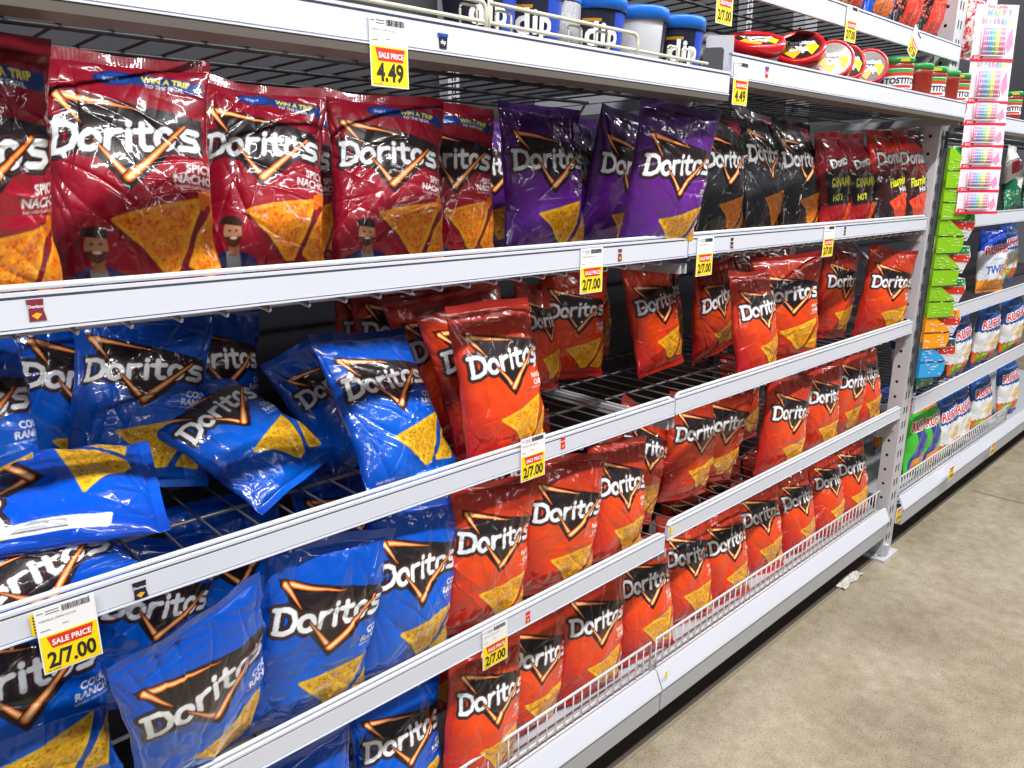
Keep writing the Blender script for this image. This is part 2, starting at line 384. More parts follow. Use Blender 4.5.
# ---------------------------------------------------------------- pillow bags
NB = 26; I0, I1 = 11, NV-12
_art = {}; _bag = {}
def bag_meshes(kind, seed, W=.2, Hh=.278):
    key = (kind, seed)
    if key in _bag: return _bag[key]
    if kind not in _art: _art[kind] = art(kind)
    col = _art[kind]; rs = np.random.RandomState(seed*17+5)
    vv = np.linspace(0, 1, NV); t = np.clip((vv-I0/NV)/((I1-I0)/NV), 0, 1)
    prof = np.sin(np.pi*t**.88)**.62; prof[(t <= 0) | (t >= 1)] = 0
    bf = .0008+.038*prof; bb = .0008+.028*prof; half = W/2*(1-.10*prof**1.2)
    # a slightly wandering outline
    half = half*(1+.013*np.sin(vv*13+seed)+.008*np.sin(vv*31+seed*3))
    P = np.zeros((NV, NU+NB, 3)); ph = np.linspace(-np.pi/2, np.pi/2, 400)
    for j in range(NV):
        cx, cy = half[j]*np.sin(ph), -bf[j]*np.cos(ph)**.9
        s = np.concatenate([[0], np.cumsum(np.hypot(np.diff(cx), np.diff(cy)))]); q = np.linspace(0, s[-1], NU)
        P[j, :NU, 0] = np.interp(q, s, cx); P[j, :NU, 1] = np.interp(q, s, cy)
        u = np.linspace(1, -1, NB+2)[1:-1]; P[j, NU:, 0] = half[j]*np.sin(u*np.pi/2); P[j, NU:, 1] = bb[j]*np.cos(u*np.pi/2)
    P[:, :, 2] = (vv*Hh)[:, None]
    # creases (front): metres in bag space
    X = np.linspace(-W/2, W/2, NU)[None, :]*np.ones((NV, 1)); Z = (vv*Hh)[:, None]*np.ones((1, NU))
    D = np.zeros((NV, NU))
    dt, db = (1-vv)[:, None]*Hh, vv[:, None]*Hh
    for k in range(10):   # gathers fanning out of both seals
        for d, sg in ((dt, 1), (db, -1)):
            x0 = rs.uniform(-W/2, W/2); sl = rs.uniform(-.5, .5)+x0*1.5; w = rs.uniform(.003, .008); L = rs.uniform(.03, .11)
            D += rs.uniform(-.0040, .0028)*np.exp(-np.abs(X-x0+sl*d)/w)*np.exp(-(d/L)**2)*np.clip(d/.012, 0, 1)
    for k in range(44):   # hard random creases
        a = rs.uniform(0, np.pi); cx, cz = rs.uniform(-W/2, W/2), rs.uniform(.02, Hh-.02); L = rs.uniform(.015, .06); w = rs.uniform(.0014, .0045)
        al = (X-cx)*np.cos(a)+(Z-cz)*np.sin(a); ac = -(X-cx)*np.sin(a)+(Z-cz)*np.cos(a)+.4*al*al/L*rs.uniform(-.4, .4)
        D += rs.choice([-1, 1], p=[.6, .4])*rs.uniform(.0007, .0024)*np.exp(-np.abs(ac)/w)*np.exp(-(al/L)**2)
    pts = np.stack([rs.uniform(-W/2-.02, W/2+.02, 34), rs.uniform(0, Hh, 34)], 1); ht = rs.uniform(-.002, .002, 34)
    dd = np.stack([np.hypot(X-a, (Z-b)*.8) for a, b in pts]); i = dd.argsort(0)[:1][0]; F1 = np.take_along_axis(dd, i[None], 0)[0]
    D += -F1*.10+.002+0*ht[i]; D *= 1.25
    for k in range(6):
        a, b = rs.uniform(-W/2, W/2), rs.uniform(.04, Hh-.04); D += rs.uniform(-.006, .003)*np.exp(-((X-a)**2+(Z-b)**2)/(2*.024**2))
    edge = np.clip((1-np.abs(np.linspace(-1, 1, NU)))/.06, 0, 1)[None, :]
    inner = np.clip(np.minimum(vv-I0/NV, I1/NV-vv)/.03, 0, 1)[:, None]
    D *= (.35+.65*edge)*inner
    nx = np.gradient(P[:, :NU, 0], axis=1); ny = np.gradient(P[:, :NU, 1], axis=1); ln = np.hypot(nx, ny)+1e-9
    P[:, :NU, 0] += D*(ny/ln); P[:, :NU, 1] += D*(-nx/ln)
    # soft bend of the seals
    for d, a0 in ((dt, 1), (db, 2)):
        wv = (.004*np.sin(P[:, :, 0]/W*(5+seed % 3)+seed+a0)+.0018*np.sin(P[:, :, 0]/W*17+seed*2))*np.exp(-d/.03); P[:, :, 1] += wv
        P[:, :, 2] += (.0035*np.sin(P[:, :, 0]/W*5+seed*1.7+a0)+.005*(np.abs(P[:, :, 0])/W*2)**2-.002)*np.exp(-d/.03)*(1 if a0 == 1 else .2)
    ribs = .00009*np.sin(np.arange(NU)/NU*2*np.pi*44)[None, :]*np.ones((NV, 1)); ribs[I0:I1+1] = 0; P[:, :NU, 1] += ribs
    cols = np.zeros((NV, NU+NB, 4)); cols[..., 3] = 1; cols[:, :NU, :3] = col; cols[:, NU:, :3] = col[:, :6].mean(axis=1)[:, None, :]
    NR = NU+NB; out = []
    for nm, a, b in (('chip_bag', I0, I1), ('top_seal', I1, NV-1), ('bottom_seal', 0, I0)):
        n = b-a+1; V = P[a:b+1].reshape(-1, 3); K = cols[a:b+1].reshape(-1, 4)
        j, i = np.meshgrid(np.arange(n-1), np.arange(NR), indexing='ij'); i2 = (i+1) % NR
        F = np.stack([j*NR+i, j*NR+i2, (j+1)*NR+i2, (j+1)*NR+i], -1).reshape(-1, 4)
        me = bpy.data.meshes.new(nm); me.vertices.add(len(V)); me.vertices.foreach_set('co', V.ravel().astype(np.float32))
        me.loops.add(F.size); me.loops.foreach_set('vertex_index', F.ravel().astype(np.int32))
        me.polygons.add(len(F)); me.polygons.foreach_set('loop_start', np.arange(0, F.size, 4, dtype=np.int32))
        me.polygons.foreach_set('use_smooth', np.ones(len(F), bool)); me.update()
        at_ = me.attributes.new('Print', 'FLOAT_COLOR', 'POINT'); at_.data.foreach_set('color', K.ravel().astype(np.float32))
        me.materials.append(PM); me.validate(); out.append(me)
    _bag[key] = out
    return out
def bag(name, kind, seed, x, y, z, yaw, lean, roll, w, h, label, group, cat='chip bag'):
    body, top, bot = bag_meshes(kind, seed)
    o = bpy.data.objects.new(name, body); C.objects.link(o)
    o.matrix_world = Matrix.Translation((x, y, z+H)) @ Rm(yaw, lean, roll) @ Matrix.Diagonal((w/.2, min(1.0, .5+.5*w/.2), h/.278, 1))
    for n, me in (('top_seal', top), ('bottom_seal', bot)):
        c = bpy.data.objects.new(n, me); C.objects.link(c); c.parent = o
    tag(o, label, cat, group)
    return o
BAGS = [
 ('spicy', 0, 0.111, 0.047, -0.144, 0.052, 0.171, 0.026, 0.176, 0.279, 'dark red spicy nacho chip bag cut off by the left edge of the photo', 'spicy nacho bags on the upper shelf'),
 ('spicy', 1, 0.288, 0.103, -0.136, -0.346, -0.26, 0.028, 0.191, 0.293, 'dark red spicy nacho bag, second from the left on the upper shelf', 'spicy nacho bags on the upper shelf'),
 ('spicy', 2, 0.464, 0.153, -0.134, -0.352, -0.364, 0.1, 0.184, 0.294, 'dark red spicy nacho bag, third from the left, left of the 4.49 tag', 'spicy nacho bags on the upper shelf'),
 ('spicy', 3, 0.658, 0.125, -0.138, -0.352, -0.284, 0.082, 0.187, 0.282, 'dark red spicy nacho chip bag standing directly under the left 4.49 price tag', 'spicy nacho bags on the upper shelf'),
 ('spicy', 4, 0.835, 0.197, -0.14, -0.393, -0.206, 0.064, 0.169, 0.279, 'narrow-looking dark red spicy nacho chip bag beside the first purple bag', 'spicy nacho bags on the upper shelf'),
 ('purple', 0, 1.03, 0.155, -0.14, -0.113, -0.139, 0.045, 0.198, 0.281, 'purple chip bag next to the dark red bags, leftmost of the purple bags', 'purple bags on the upper shelf'),
 ('purple', 1, 1.15, 0.193, -0.143, 0.242, -0.056, 0.004, 0.198, 0.271, 'shaded purple chip bag pushed back behind the leftmost purple bag', 'purple bags on the upper shelf'),
 ('purple', 0, 1.209, 0.166, -0.143, 0.03, 0.104, 0.137, 0.2, 0.28, 'purple chip bag half hidden behind the brightest purple bag', 'purple bags on the upper shelf'),
 ('purple', 1, 1.196, 0.031, -0.144, -0.155, 0.147, 0.044, 0.203, 0.283, 'bright purple chip bag at the shelf edge beside the black bags', 'purple bags on the upper shelf'),
 ('black', 0, 1.59, 0.138, -0.14, -0.025, -0.115, 0.071, 0.199, 0.297, 'black chip bag touching the bright purple bag', 'black bags on the upper shelf'),
 ('black', 1, 1.792, 0.129, -0.136, 0.024, -0.224, 0.098, 0.2, 0.32, 'black chip bag in the middle of the three black bags', 'black bags on the upper shelf'),
 ('black', 0, 1.941, 0.109, -0.139, -0.041, -0.229, 0.074, 0.201, 0.306, 'black chip bag beside the dark red and black rolled chip bags', 'black bags on the upper shelf'),
 ('dinamita', 0, 2.108, 0.088, -0.143, 0.056, -0.164, -0.044, 0.2, 0.28, 'dark red bag with a black band and yellow letters, beside the last black bag', 'dark red rolled chip bags'),
 ('dinamita', 0, 2.235, 0.072, -0.143, 0.039, -0.193, -0.05, 0.2, 0.281, 'dark red bag with a black band, squeezed against the bright red-topped bags', 'dark red rolled chip bags'),
 ('flamin', 0, 2.372, 0.041, -0.141, -0.06, -0.213, -0.015, 0.201, 0.296, 'red-topped black chip bag with slanted yellow lettering, left of its twin by the post', 'red and black hot chip bags'),
 ('flamin', 0, 2.483, 0.033, -0.14, -0.076, -0.153, 0.001, 0.2, 0.296, 'red-topped black chip bag with slanted yellow lettering, touching the steel post', 'red and black hot chip bags'),
 ('blue', 0, 0.093, 0.157, -0.416, 0.249, -0.267, 0.053, 0.198, 0.263, 'blue chip bag cut off by the left photo edge, on the second shelf', 'blue bags on the second shelf'),
 ('blue', 1, 0.234, 0.386, -0.449, -0.001, -0.082, 0.252, 0.196, 0.273, 'deeply shaded blue chip bag standing behind the leftmost blue bag of the second shelf', 'blue bags on the second shelf'),
 ('blue', 2, 0.302, 0.28, -0.432, -0.158, -0.389, 0.212, 0.198, 0.267, 'shaded blue bag leaning back with its whole logo in view, second shelf', 'blue bags on the second shelf'),
 ('blue', 3, 0.441, 0.339, -0.45, 0.238, -0.201, 0.221, 0.194, 0.271, 'blue chip bag at the back of the second shelf beside the bare dark back panel', 'blue bags on the second shelf'),
 ('blue', 4, 0.501, 0.151, -0.439, 0.038, -1, -0.412, 0.187, 0.259, 'blue chip bag fallen on its back in the middle of the second shelf', 'blue bags on the second shelf'),
 ('blue', 0, 0.684, 0.268, -0.483, 0.428, -0.549, -0.126, 0.194, 0.237, 'dark blue chip bag slumped behind the tilted bright blue bag', 'blue bags on the second shelf'),
 ('blue', 1, 0.65, 0.062, -0.463, 0.189, -0.574, 0.086, 0.198, 0.271, 'bright blue chip bag tilted against the red bags at the shelf edge', 'blue bags on the second shelf'),
 ('blue_side', 0, 0.285, 0.115, -0.372, -0.04, -1.3, -1.4, 0.2, 0.29, 'blue chip bag lying with its bottom seal to the right, on the left pile', 'blue_side bags on the second shelf'),
 ('blue_fold', 0, 0.135, 0.03, -0.458, -0.05, -0.95, -0.26, 0.2, 0.19, 'blue chip bag squashed under the lying one at the left, its lettering rising', 'blue_fold bags on the second shelf'),
 ('red', 0, 0.818, 0.422, -0.462, -0.005, -0.1, 0.076, 0.2, 0.282, 'deep shaded red chip bag farthest back on the second shelf beside the dark panel', 'red bags on the second shelf'),
 ('red', 1, 0.827, 0.375, -0.462, -0.012, -0.134, 0.101, 0.2, 0.283, 'shaded red chip bag just in front of the farthest back red bag', 'red bags on the second shelf'),
 ('red', 2, 0.895, 0.23, -0.462, -0.051, -0.214, -0.188, 0.198, 0.284, 'red chip bag behind the tilted blue bag, third from the front of its file', 'red bags on the second shelf'),
 ('red', 3, 0.884, 0.134, -0.462, -0.003, -0.169, -0.181, 0.199, 0.287, 'red chip bag directly behind the front orange-red bag beside the blue one', 'red bags on the second shelf'),
 ('red', 4, 0.829, 0.041, -0.463, 0.06, -0.194, 0.027, 0.199, 0.276, 'orange-red chip bag at the shelf edge beside the tilted bright blue bag', 'red bags on the second shelf'),
 ('red', 5, 1.321, 0.357, -0.462, -0.233, -0.063, 0.082, 0.203, 0.264, 'red chip bag standing far back over the empty wire deck with its whole logo showing', 'red bags on the second shelf'),
 ('red', 6, 1.196, 0.333, -0.464, 0.325, -0.152, 0.15, 0.197, 0.249, 'dim red chip bag far back at the slotted standard', 'red bags on the second shelf'),
 ('red', 0, 1.554, 0.251, -0.463, 0.012, -0.208, -0.058, 0.199, 0.276, 'narrow turned red chip bag over the empty wire deck, right of the middle tag', 'red bags on the second shelf'),
 ('red', 1, 1.796, 0.259, -0.463, 0.049, 0.05, -0.172, 0.201, 0.271, 'shaded red chip bag set back between the empty deck and the slumped red bag', 'red bags on the second shelf'),
 ('red', 2, 1.682, 0.054, -0.464, 0.036, -0.179, 0.008, 0.2, 0.264, 'red chip bag slumped at the shelf edge with a wrinkled white top stripe', 'red bags on the second shelf'),
 ('red', 3, 1.902, 0.099, -0.462, -0.52, -0.068, -0.032, 0.21, 0.281, 'wide red chip bag with strong reflections turned toward the aisle, second shelf', 'red bags on the second shelf'),
 ('red', 4, 2.28, 0.153, -0.463, -0.107, 0.001, 0.111, 0.2, 0.277, 'red chip bag second from the post on the second shelf', 'red bags on the second shelf'),
 ('red', 5, 2.406, 0.059, -0.463, -0.36, 0.018, 0.103, 0.204, 0.273, 'smooth red chip bag standing beside the steel post on the second shelf', 'red bags on the second shelf'),
 ('blue', 2, 0.09, 0.116, -0.756, 0.012, -0.207, 0.075, 0.21, 0.283, 'blue chip bag at the lower left corner behind the large 2/7.00 tag', 'blue bags on the third shelf'),
 ('blue', 3, 0.236, 0.256, -0.758, 0.066, 0.057, 0.371, 0.195, 0.268, 'dark blue chip bag at the back of the third shelf above the tilted bag', 'blue bags on the third shelf'),
 ('blue', 4, 0.284, 0.052, -0.757, 0.228, 0.256, -0.15, 0.203, 0.279, 'blue chip bag tilted sideways on the third shelf with its lettering climbing to the right', 'blue bags on the third shelf'),
 ('blue', 0, 0.416, 0.043, -0.757, -0.024, 0.063, 0.225, 0.205, 0.288, 'upright blue chip bag in the middle of the third shelf, right of the sideways one', 'blue bags on the third shelf'),
 ('blue', 1, 0.583, 0.034, -0.757, 0.108, -0.042, 0.2, 0.2, 0.285, 'blue chip bag of the third shelf touching the first red bag', 'blue bags on the third shelf'),
 ('red', 6, 0.757, 0.045, -0.757, -0.047, -0.031, 0.193, 0.202, 0.273, 'red chip bag of the third shelf touching the blue bags', 'red bags on the third shelf'),
 ('red', 0, 0.935, 0.043, -0.758, -0.118, -0.044, 0.193, 0.202, 0.27, 'red chip bag of the third shelf under the hanging 2/7.00 tag', 'red bags on the third shelf'),
 ('red', 1, 1.109, 0.034, -0.758, 0.058, -0.147, 0.214, 0.199, 0.264, 'red chip bag at the left rim of the empty gap on the third shelf', 'red bags on the third shelf'),
 ('red', 2, 1.291, 0.141, -0.757, 0.004, -0.127, 0.406, 0.2, 0.275, 'red chip bag set back behind the one at the gap rim, third shelf', 'red bags on the third shelf'),
 ('red', 3, 1.5, 0.129, -0.757, -0.058, -0.031, 0.142, 0.2, 0.272, 'red chip bag standing back behind the gap on the third shelf', 'red bags on the third shelf'),
 ('red', 4, 1.621, 0.148, -0.757, -0.205, 0.116, 0.139, 0.202, 0.278, 'red chip bag leaning at the back right of the gap on the third shelf', 'red bags on the third shelf'),
 ('red', 5, 1.816, 0.05, -0.757, -0.129, -0.036, 0.172, 0.201, 0.273, 'large red chip bag at the front right of the gap on the third shelf', 'red bags on the third shelf'),
 ('red', 6, 2.047, 0.058, -0.757, -0.134, -0.064, 0.136, 0.201, 0.268, 'red chip bag right after the large one beside the gap on the third shelf', 'red bags on the third shelf'),
 ('red', 0, 2.246, 0.076, -0.757, -0.076, -0.005, 0.15, 0.2, 0.28, 'narrow red chip bag second from the post on the third shelf', 'red bags on the third shelf'),
 ('red', 1, 2.4, 0.058, -0.758, -0.069, -0.215, 0.094, 0.2, 0.266, 'red chip bag beside the steel post on the third shelf', 'red bags on the third shelf'),
 ('blue', 2, 0.409, 0.047, -1.075, -0.067, 0.006, -0.071, 0.2, 0.273, 'plain-looking blue chip bag top at the bottom edge of the photo', 'blue bags on the bottom shelf'),
 ('blue', 3, 0.589, 0.064, -1.075, 0.06, -0.151, 0.13, 0.198, 0.262, 'blue chip bag on the bottom shelf beside the red bags', 'blue bags on the bottom shelf'),
 ('red', 2, 0.748, 0.04, -1.075, 0.077, -0.122, 0.227, 0.198, 0.271, 'red chip bag of the bottom shelf touching the blue bag', 'red bags on the bottom shelf'),
 ('red', 3, 0.893, 0.077, -1.075, -0.015, -0.08, 0.251, 0.199, 0.273, 'red chip bag of the bottom shelf right of the lowest 2/7.00 tag', 'red bags on the bottom shelf'),
 ('red', 4, 1.079, 0.063, -1.075, -0.053, -0.099, 0.141, 0.201, 0.283, 'red chip bag third from the blue ones on the bottom shelf', 'red bags on the bottom shelf'),
 ('red', 5, 1.282, 0.062, -1.075, -0.107, -0.228, 0.103, 0.201, 0.287, 'red chip bag of the bottom shelf whose chip overlaps the joint of the wire fences', 'red bags on the bottom shelf'),
 ('red', 6, 1.467, 0.077, -1.075, -0.138, -0.235, 0.143, 0.202, 0.28, 'red chip bag on the bottom shelf just right of the joint in the wire fence', 'red bags on the bottom shelf'),
 ('red', 0, 1.639, 0.06, -1.075, -0.039, -0.224, 0.036, 0.2, 0.268, 'red chip bag on the bottom shelf, second to the right of the fence joint', 'red bags on the bottom shelf'),
 ('red', 1, 1.835, 0.072, -1.075, -0.132, -0.241, 0.051, 0.201, 0.276, 'red chip bag on the bottom shelf, third to the right of the fence joint', 'red bags on the bottom shelf'),
 ('red', 2, 2.044, 0.065, -1.075, -0.03, -0.258, 0.061, 0.2, 0.261, 'red chip bag on the bottom shelf, third from the steel post', 'red bags on the bottom shelf'),
 ('red', 3, 2.231, 0.058, -1.075, -0.029, -0.288, 0.13, 0.2, 0.266, 'red chip bag on the bottom shelf, second from the steel post', 'red bags on the bottom shelf'),
 ('red', 4, 2.388, 0.059, -1.075, -0.125, -0.231, 0.101, 0.201, 0.274, 'red chip bag on the bottom shelf beside the steel post', 'red bags on the bottom shelf'),
 ('ruffles_twist', 0, 3.646, 0.093, -0.446, -0.238, -0.077, 0.009, 0.202, 0.266, 'blue, white and orange ridged cheese twist bag on the shelf beyond the post', 'ridged chip bags beyond the post'),
 ('ruffles_cheddar', 0, 3.227, 0.055, -0.736, 0.01, -0.035, -0.012, 0.2, 0.267, 'tall blue and white ridged chip bag nearest the blue packet, beyond the post', 'ridged chip bags beyond the post'),
 ('ruffles_cheddar', 0, 3.54, 0.053, -0.736, -0.107, 0.008, -0.01, 0.201, 0.268, 'blue and white ridged chip bag in the middle of the third row beyond the post', 'ridged chip bags beyond the post'),
 ('ruffles_cheddar', 0, 3.891, 0.042, -0.736, -0.127, -0.032, -0.109, 0.201, 0.265, 'blue and white ridged chip bag cut by the right photo edge beyond the post', 'ridged chip bags beyond the post'),
 ('ruffles_green', 0, 2.927, 0.065, -1.065, 0.047, -0.092, 0.084, 0.2, 0.276, 'green and blue ridged chip bag right behind the steel post at the bottom', 'ridged chip bags beyond the post'),
 ('ruffles_green', 0, 3.046, 0.053, -1.065, 0.044, -0.102, 0.048, 0.2, 0.274, 'green and blue ridged chip bag second from the steel post at the bottom', 'ridged chip bags beyond the post'),
 ('ruffles_cheddar', 0, 3.219, 0.046, -1.065, -0.006, -0.095, -0.031, 0.2, 0.273, 'blue ridged chip bag beside the green ones on the bottom shelf beyond the post', 'ridged chip bags beyond the post'),
 ('ruffles_cheddar', 0, 3.374, 0.042, -1.065, 0.028, -0.118, -0.007, 0.2, 0.272, 'blue ridged chip bag in the centre of the bottom shelf beyond the post', 'ridged chip bags beyond the post'),
 ('ruffles_cheddar', 0, 3.694, 0.053, -1.065, -0.088, -0.132, -0.027, 0.2, 0.274, 'blue ridged chip bag just before the end of the little wire fence beyond the post', 'ridged chip bags beyond the post'),
 ('ruffles_cheddar', 0, 4.073, 0.047, -1.065, -0.133, -0.123, -0.034, 0.201, 0.274, 'blue ridged chip bag past the end of the little wire fence beyond the post', 'ridged chip bags beyond the post'),
]
for k, s, *p, lab, grp in BAGS:
    bag('chip_bag', k, s, *p, lab, grp)
# bags filed behind the front row, seen between the others and through the wire decks
BACK = [('blue',.43,.27,-.757,'blue chip bag in the shade behind the upright blue bag of the third shelf'),
 ('blue',.63,.27,-.757,'blue chip bag in the second file behind the blue and red boundary, third shelf'),
 ('blue',.08,.30,-.757,'shaded blue chip bag behind the large 2/7.00 tag, third shelf'),
 ('red',.86,.24,-.757,'red chip bag filed second behind the first red bag of the third shelf'),
 ('red',1.06,.24,-.757,'red chip bag filed second behind the red bags left of the third shelf gap'),
 ('red',1.98,.26,-.757,'red chip bag filed second behind the large red bag of the third shelf'),
 ('red',2.2,.24,-.757,'red chip bag filed second near the post, third shelf'),
 ('blue',.55,.25,-1.075,'blue chip bag filed second on the bottom shelf'),
 ('red',.80,.24,-1.075,'red chip bag filed second on the bottom shelf beside the blue ones'),
 ('red',1.02,.24,-1.075,'red chip bag filed second on the bottom shelf left of the fence joint'),
 ('red',1.24,.24,-1.075,'red chip bag filed second on the bottom shelf just at the fence joint'),
 ('red',1.46,.24,-1.075,'red chip bag lowest in the third shelf gap, seen through the wire deck'),
 ('red',1.68,.24,-1.075,'red chip bag seen through the wire deck under the leaning red bag'),
 ('red',1.90,.24,-1.075,'red chip bag filed second on the bottom shelf right of the gap'),
 ('red',2.12,.24,-1.075,'red chip bag filed second on the bottom shelf near the post'),
 ('red',2.02,.30,-.462,'shaded red chip bag behind the wide wrinkled one of the second shelf'),
 ('red',2.24,.32,-.462,'shaded red chip bag at the back near the post, second shelf'),
 ('red',1.50,.44,-.462,'dark red chip bag at the very back over the empty deck'),
 ('red',1.72,.37,-.462,'dim red chip bag right of the narrow turned one, deep over the deck'),
 ('purple',1.06,.36,-.143,'dark purple chip bag deep behind the leftmost purple bags'),
 ('spicy',.33,.25,-.143,'dark red spicy nacho bag filed second in the deep shade'),
 ('spicy',.58,.28,-.143,'dark red spicy nacho bag filed second behind the bag under the 4.49 tag'),
 ('black',1.80,.30,-.143,'black chip bag filed second in the dark'),
 ('ruffles_cheddar',3.50,.27,-.445,'blue ridged chip bag in the shade left of the cheese twist bag'),
 ('ruffles_cheddar',4.05,.14,-.445,'blue ridged chip bag at the right photo edge beside the cheese twist bag'),
 ('ruffles_cheddar',3.35,.25,-.735,'blue ridged chip bag filed second in the third row beyond the post'),
 ('ruffles_cheddar',3.15,.25,-1.065,'blue ridged chip bag filed second on the far bottom shelf behind the green ones'),
 ('ruffles_cheddar',3.52,.22,-1.065,'blue ridged chip bag filed second in the middle of the far bottom shelf'),
 ('ruffles_cheddar',3.88,.16,-1.065,'blue ridged chip bag filed second near the end of the little far fence'),
 ('ruffles_cheddar',3.66,.20,-.735,'blue ridged chip bag filed second in the middle of the far third row'),
 ('ruffles_cheddar',2.93,.14,-.735,'blue ridged chip bag shaded behind the sky blue packet'),
 ('chipbag_green2',3.62,.06,-.125,'white and green chip bag behind the hanging candle packs'),
 ('chipbag_green2',3.95,.06,-.125,'white and green chip bag at the right photo edge behind the candle packs'),
 ('chipbag_green2',2.95,.10,-.445,'green and white chip bag behind the lime green packets'),
 ('chipbag_green2',2.98,.08,-.735,'green chip bag at the post behind the sky blue packet'),
]
for i, (k, x, y, z, lab) in enumerate(BACK):
    bag('chip_bag', k, (i*3+1) % {'blue':5,'red':7,'spicy':5,'purple':2,'black':2}.get(k, 1), x, y, z, .1*math.sin(i*2.3), -.10, .05*math.sin(i*1.7), .195, .27, lab, 'bags filed behind the front row')
# top shelf bags, seen from below
for k, px, y, w, lab in (('chipbag_green',842,.08,.17,'green and red snack bag highest on the rack, left of the blue one'),('chipbag_green',815,.10,.17,'green and red snack bag highest on the rack, leftmost of its row'),
   ('chipbag_blue',874,.07,.17,'blue and white snack bag on the highest shelf'),('chipbag_black',903,.06,.17,'black snack bag with red chips on the highest shelf beside the blue one'),
   ('chipbag_black',927,.06,.17,'black snack bag with red chips on the highest shelf beside the yellow one'),('chipbag_yellow',948,.05,.17,'golden taco flavour snack bag at the end of the highest shelf')):
    p = at(px, 30, y); bag('chip_bag', k, 0, p.x, y, .395, 0, 0, 0, w, .26, lab, 'snack bags on the highest shelf')
p = at(990, 30, .06); bag('chip_bag', 'chipbag_white', 0, 2.86, .06, .385, -.2, 0, 0, .17, .26, 'white and red snack bag partly hidden by the top of the candle strip', 'snack bags on the highest shelf')
# ---------------------------------------------------------------- shelving
BACKY = .54; PITCH = .0525
def tubes_arc(p0, p1, p2, n=5):
    p0, p1, p2 = map(Vector, (p0, p1, p2)); return [(p0*(1-t)**2+p1*2*t*(1-t)+p2*t*t) for t in [i/n for i in range(n+1)]]
def shelf(x0, x1, y, zt, zb, zd, label, grp, rail=True, deckmat='deck', lefty=True, under=False, depth=.46, wires=True, name='store_shelf'):
    """zt: top of the rail, zb: lower edge of the price strip, zd: wire deck (all relative to the camera height)"""
    zt, zb, zd = zt+H, zb+H, zd+H
    e = empty(name, ((x0+x1)/2, y, zd)); o0 = e.location.copy()
    tag(e, label, 'shelf', grp)
    def put(mb, nm, bevel=0):
        ob = mb.build(nm, None, bevel); ob.parent = e; ob.matrix_parent_inverse = Matrix.Translation(-o0); return ob
    b = MB(); st = zt-.013 if rail else zt
    b.box((x0, y+.003, zb+.002), (x1, y+.007, st+.004), M['white']); b.box((x0, y-.0005, zb+.0035), (x1, y+.002, st-.0015), M['white'])
    b.box((x0, y-.002, zb), (x1, y+.006, zb+.002), M['white']); b.box((x0, y-.001, st+.0015), (x1, y+.006, st+.005), M['white'])
    b.box((x0+.001, y+.001, st-.0015), (x1-.001, y+.0035, st+.0015), M['groove'])
    if under: b.box((x0, y-.001, zb-.010), (x1, y+.05, zb-.0005), M['under'])
    put(b, 'price_rail')
    if rail:
        b = MB(); r = .0033; a, c = x0+.006, x1-.006; zz = zt-r; yy = y+.006
        pts = tubes_arc((a, yy, st-.004), (a, yy, zz), (a+.014, yy, zz))+tubes_arc((c-.014, yy, zz), (c, yy, zz), (c, yy, st-.004))
        b.tube(pts, r, M['wire']); put(b, 'front_wire')
    if wires:
        b = MB(); n = int((x1-x0)/PITCH)
        for i in range(n):
            x = x0+.02+i*PITCH; r = .0019
            b.tube([(x, y+depth, zd-r), (x, y+.016, zd-r)]+tubes_arc((x, y+.014, zd-r), (x, y+.009, zd-r), (x, y+.009, zd+.006))+[(x, y+.009, zb+.010)], r, M[deckmat if deckmat != 'deck' else 'wire'] if 0 else M[deckmat], 6)
        if rail:
            for i in range(n):
                x = x0+.02+i*PITCH; b.tube([(x, y+.075, zd-.002), (x, y+.018, zb-.0095)]+tubes_arc((x, y+.014, zb-.010), (x, y+.009, zb-.011), (x, y+.009, zb-.004))+[(x, y+.009, zb+.004)], .0017, M['wire'], 6)
        put(b, 'deck_wires')
        for yy in (.05, .19, .33, depth-.01):
            b = MB(); b.tube([(x0+.004, y+yy, zd-.0065), (x1-.004, y+yy, zd-.0065)], .0032, M[deckmat]); put(b, 'cross_wire')
    for xx in (x0+.004, x1-.010):
        b = MB(); b.box((xx, y+.008, zd-.030), (xx+.006, y+depth, zd-.0105), M['grey']); put(b, 'side_bracket')
    return e
XJ, XE = 1.266, 2.535
R1 = 'shelves of the near bay'
shelf(-.35, XJ-.002, 0, -.094, -.140, -.143, 'white edged wire shelf holding the dark red and purple bags', R1)
shelf(XJ+.002, XE, 0, -.093, -.138, -.143, 'white edged wire shelf holding the black chip bags', R1)
shelf(-.35, XJ-.014, 0, -.417, -.461, -.462, 'wire shelf holding the fallen blue bags, with the lying bags at its left', R1)
shelf(XJ-.010, XE, 0, -.415, -.460, -.462, 'second-height wire shelf reaching the post, with a bare deck at its left end', R1)
shelf(-.35, XJ-.022, 0, -.717, -.764, -.757, 'wire shelf at third height carrying the upright blue bags', R1)
shelf(XJ-.012, XE, 0, -.699, -.742, -.757, 'third-height wire shelf reaching the post, edge slightly higher than its neighbour', R1)
AY = -.066
shelf(-.35, XJ, AY, .186, .152, .168, 'high white edged shelf holding the blue-lidded dip tubs', R1, rail=False, deckmat='black', under=True, depth=.5)
shelf(XJ+.004, 2.52, AY, .219, .181, .192, 'high white edged shelf holding red-lidded tubs and salsa jars', R1, rail=False, deckmat='black', under=True, depth=.5)
shelf(XJ+.01, 2.60, -.005, .386, .344, .382, 'topmost white edged shelf with snack bags', R1, rail=False, deckmat='black', depth=.48)
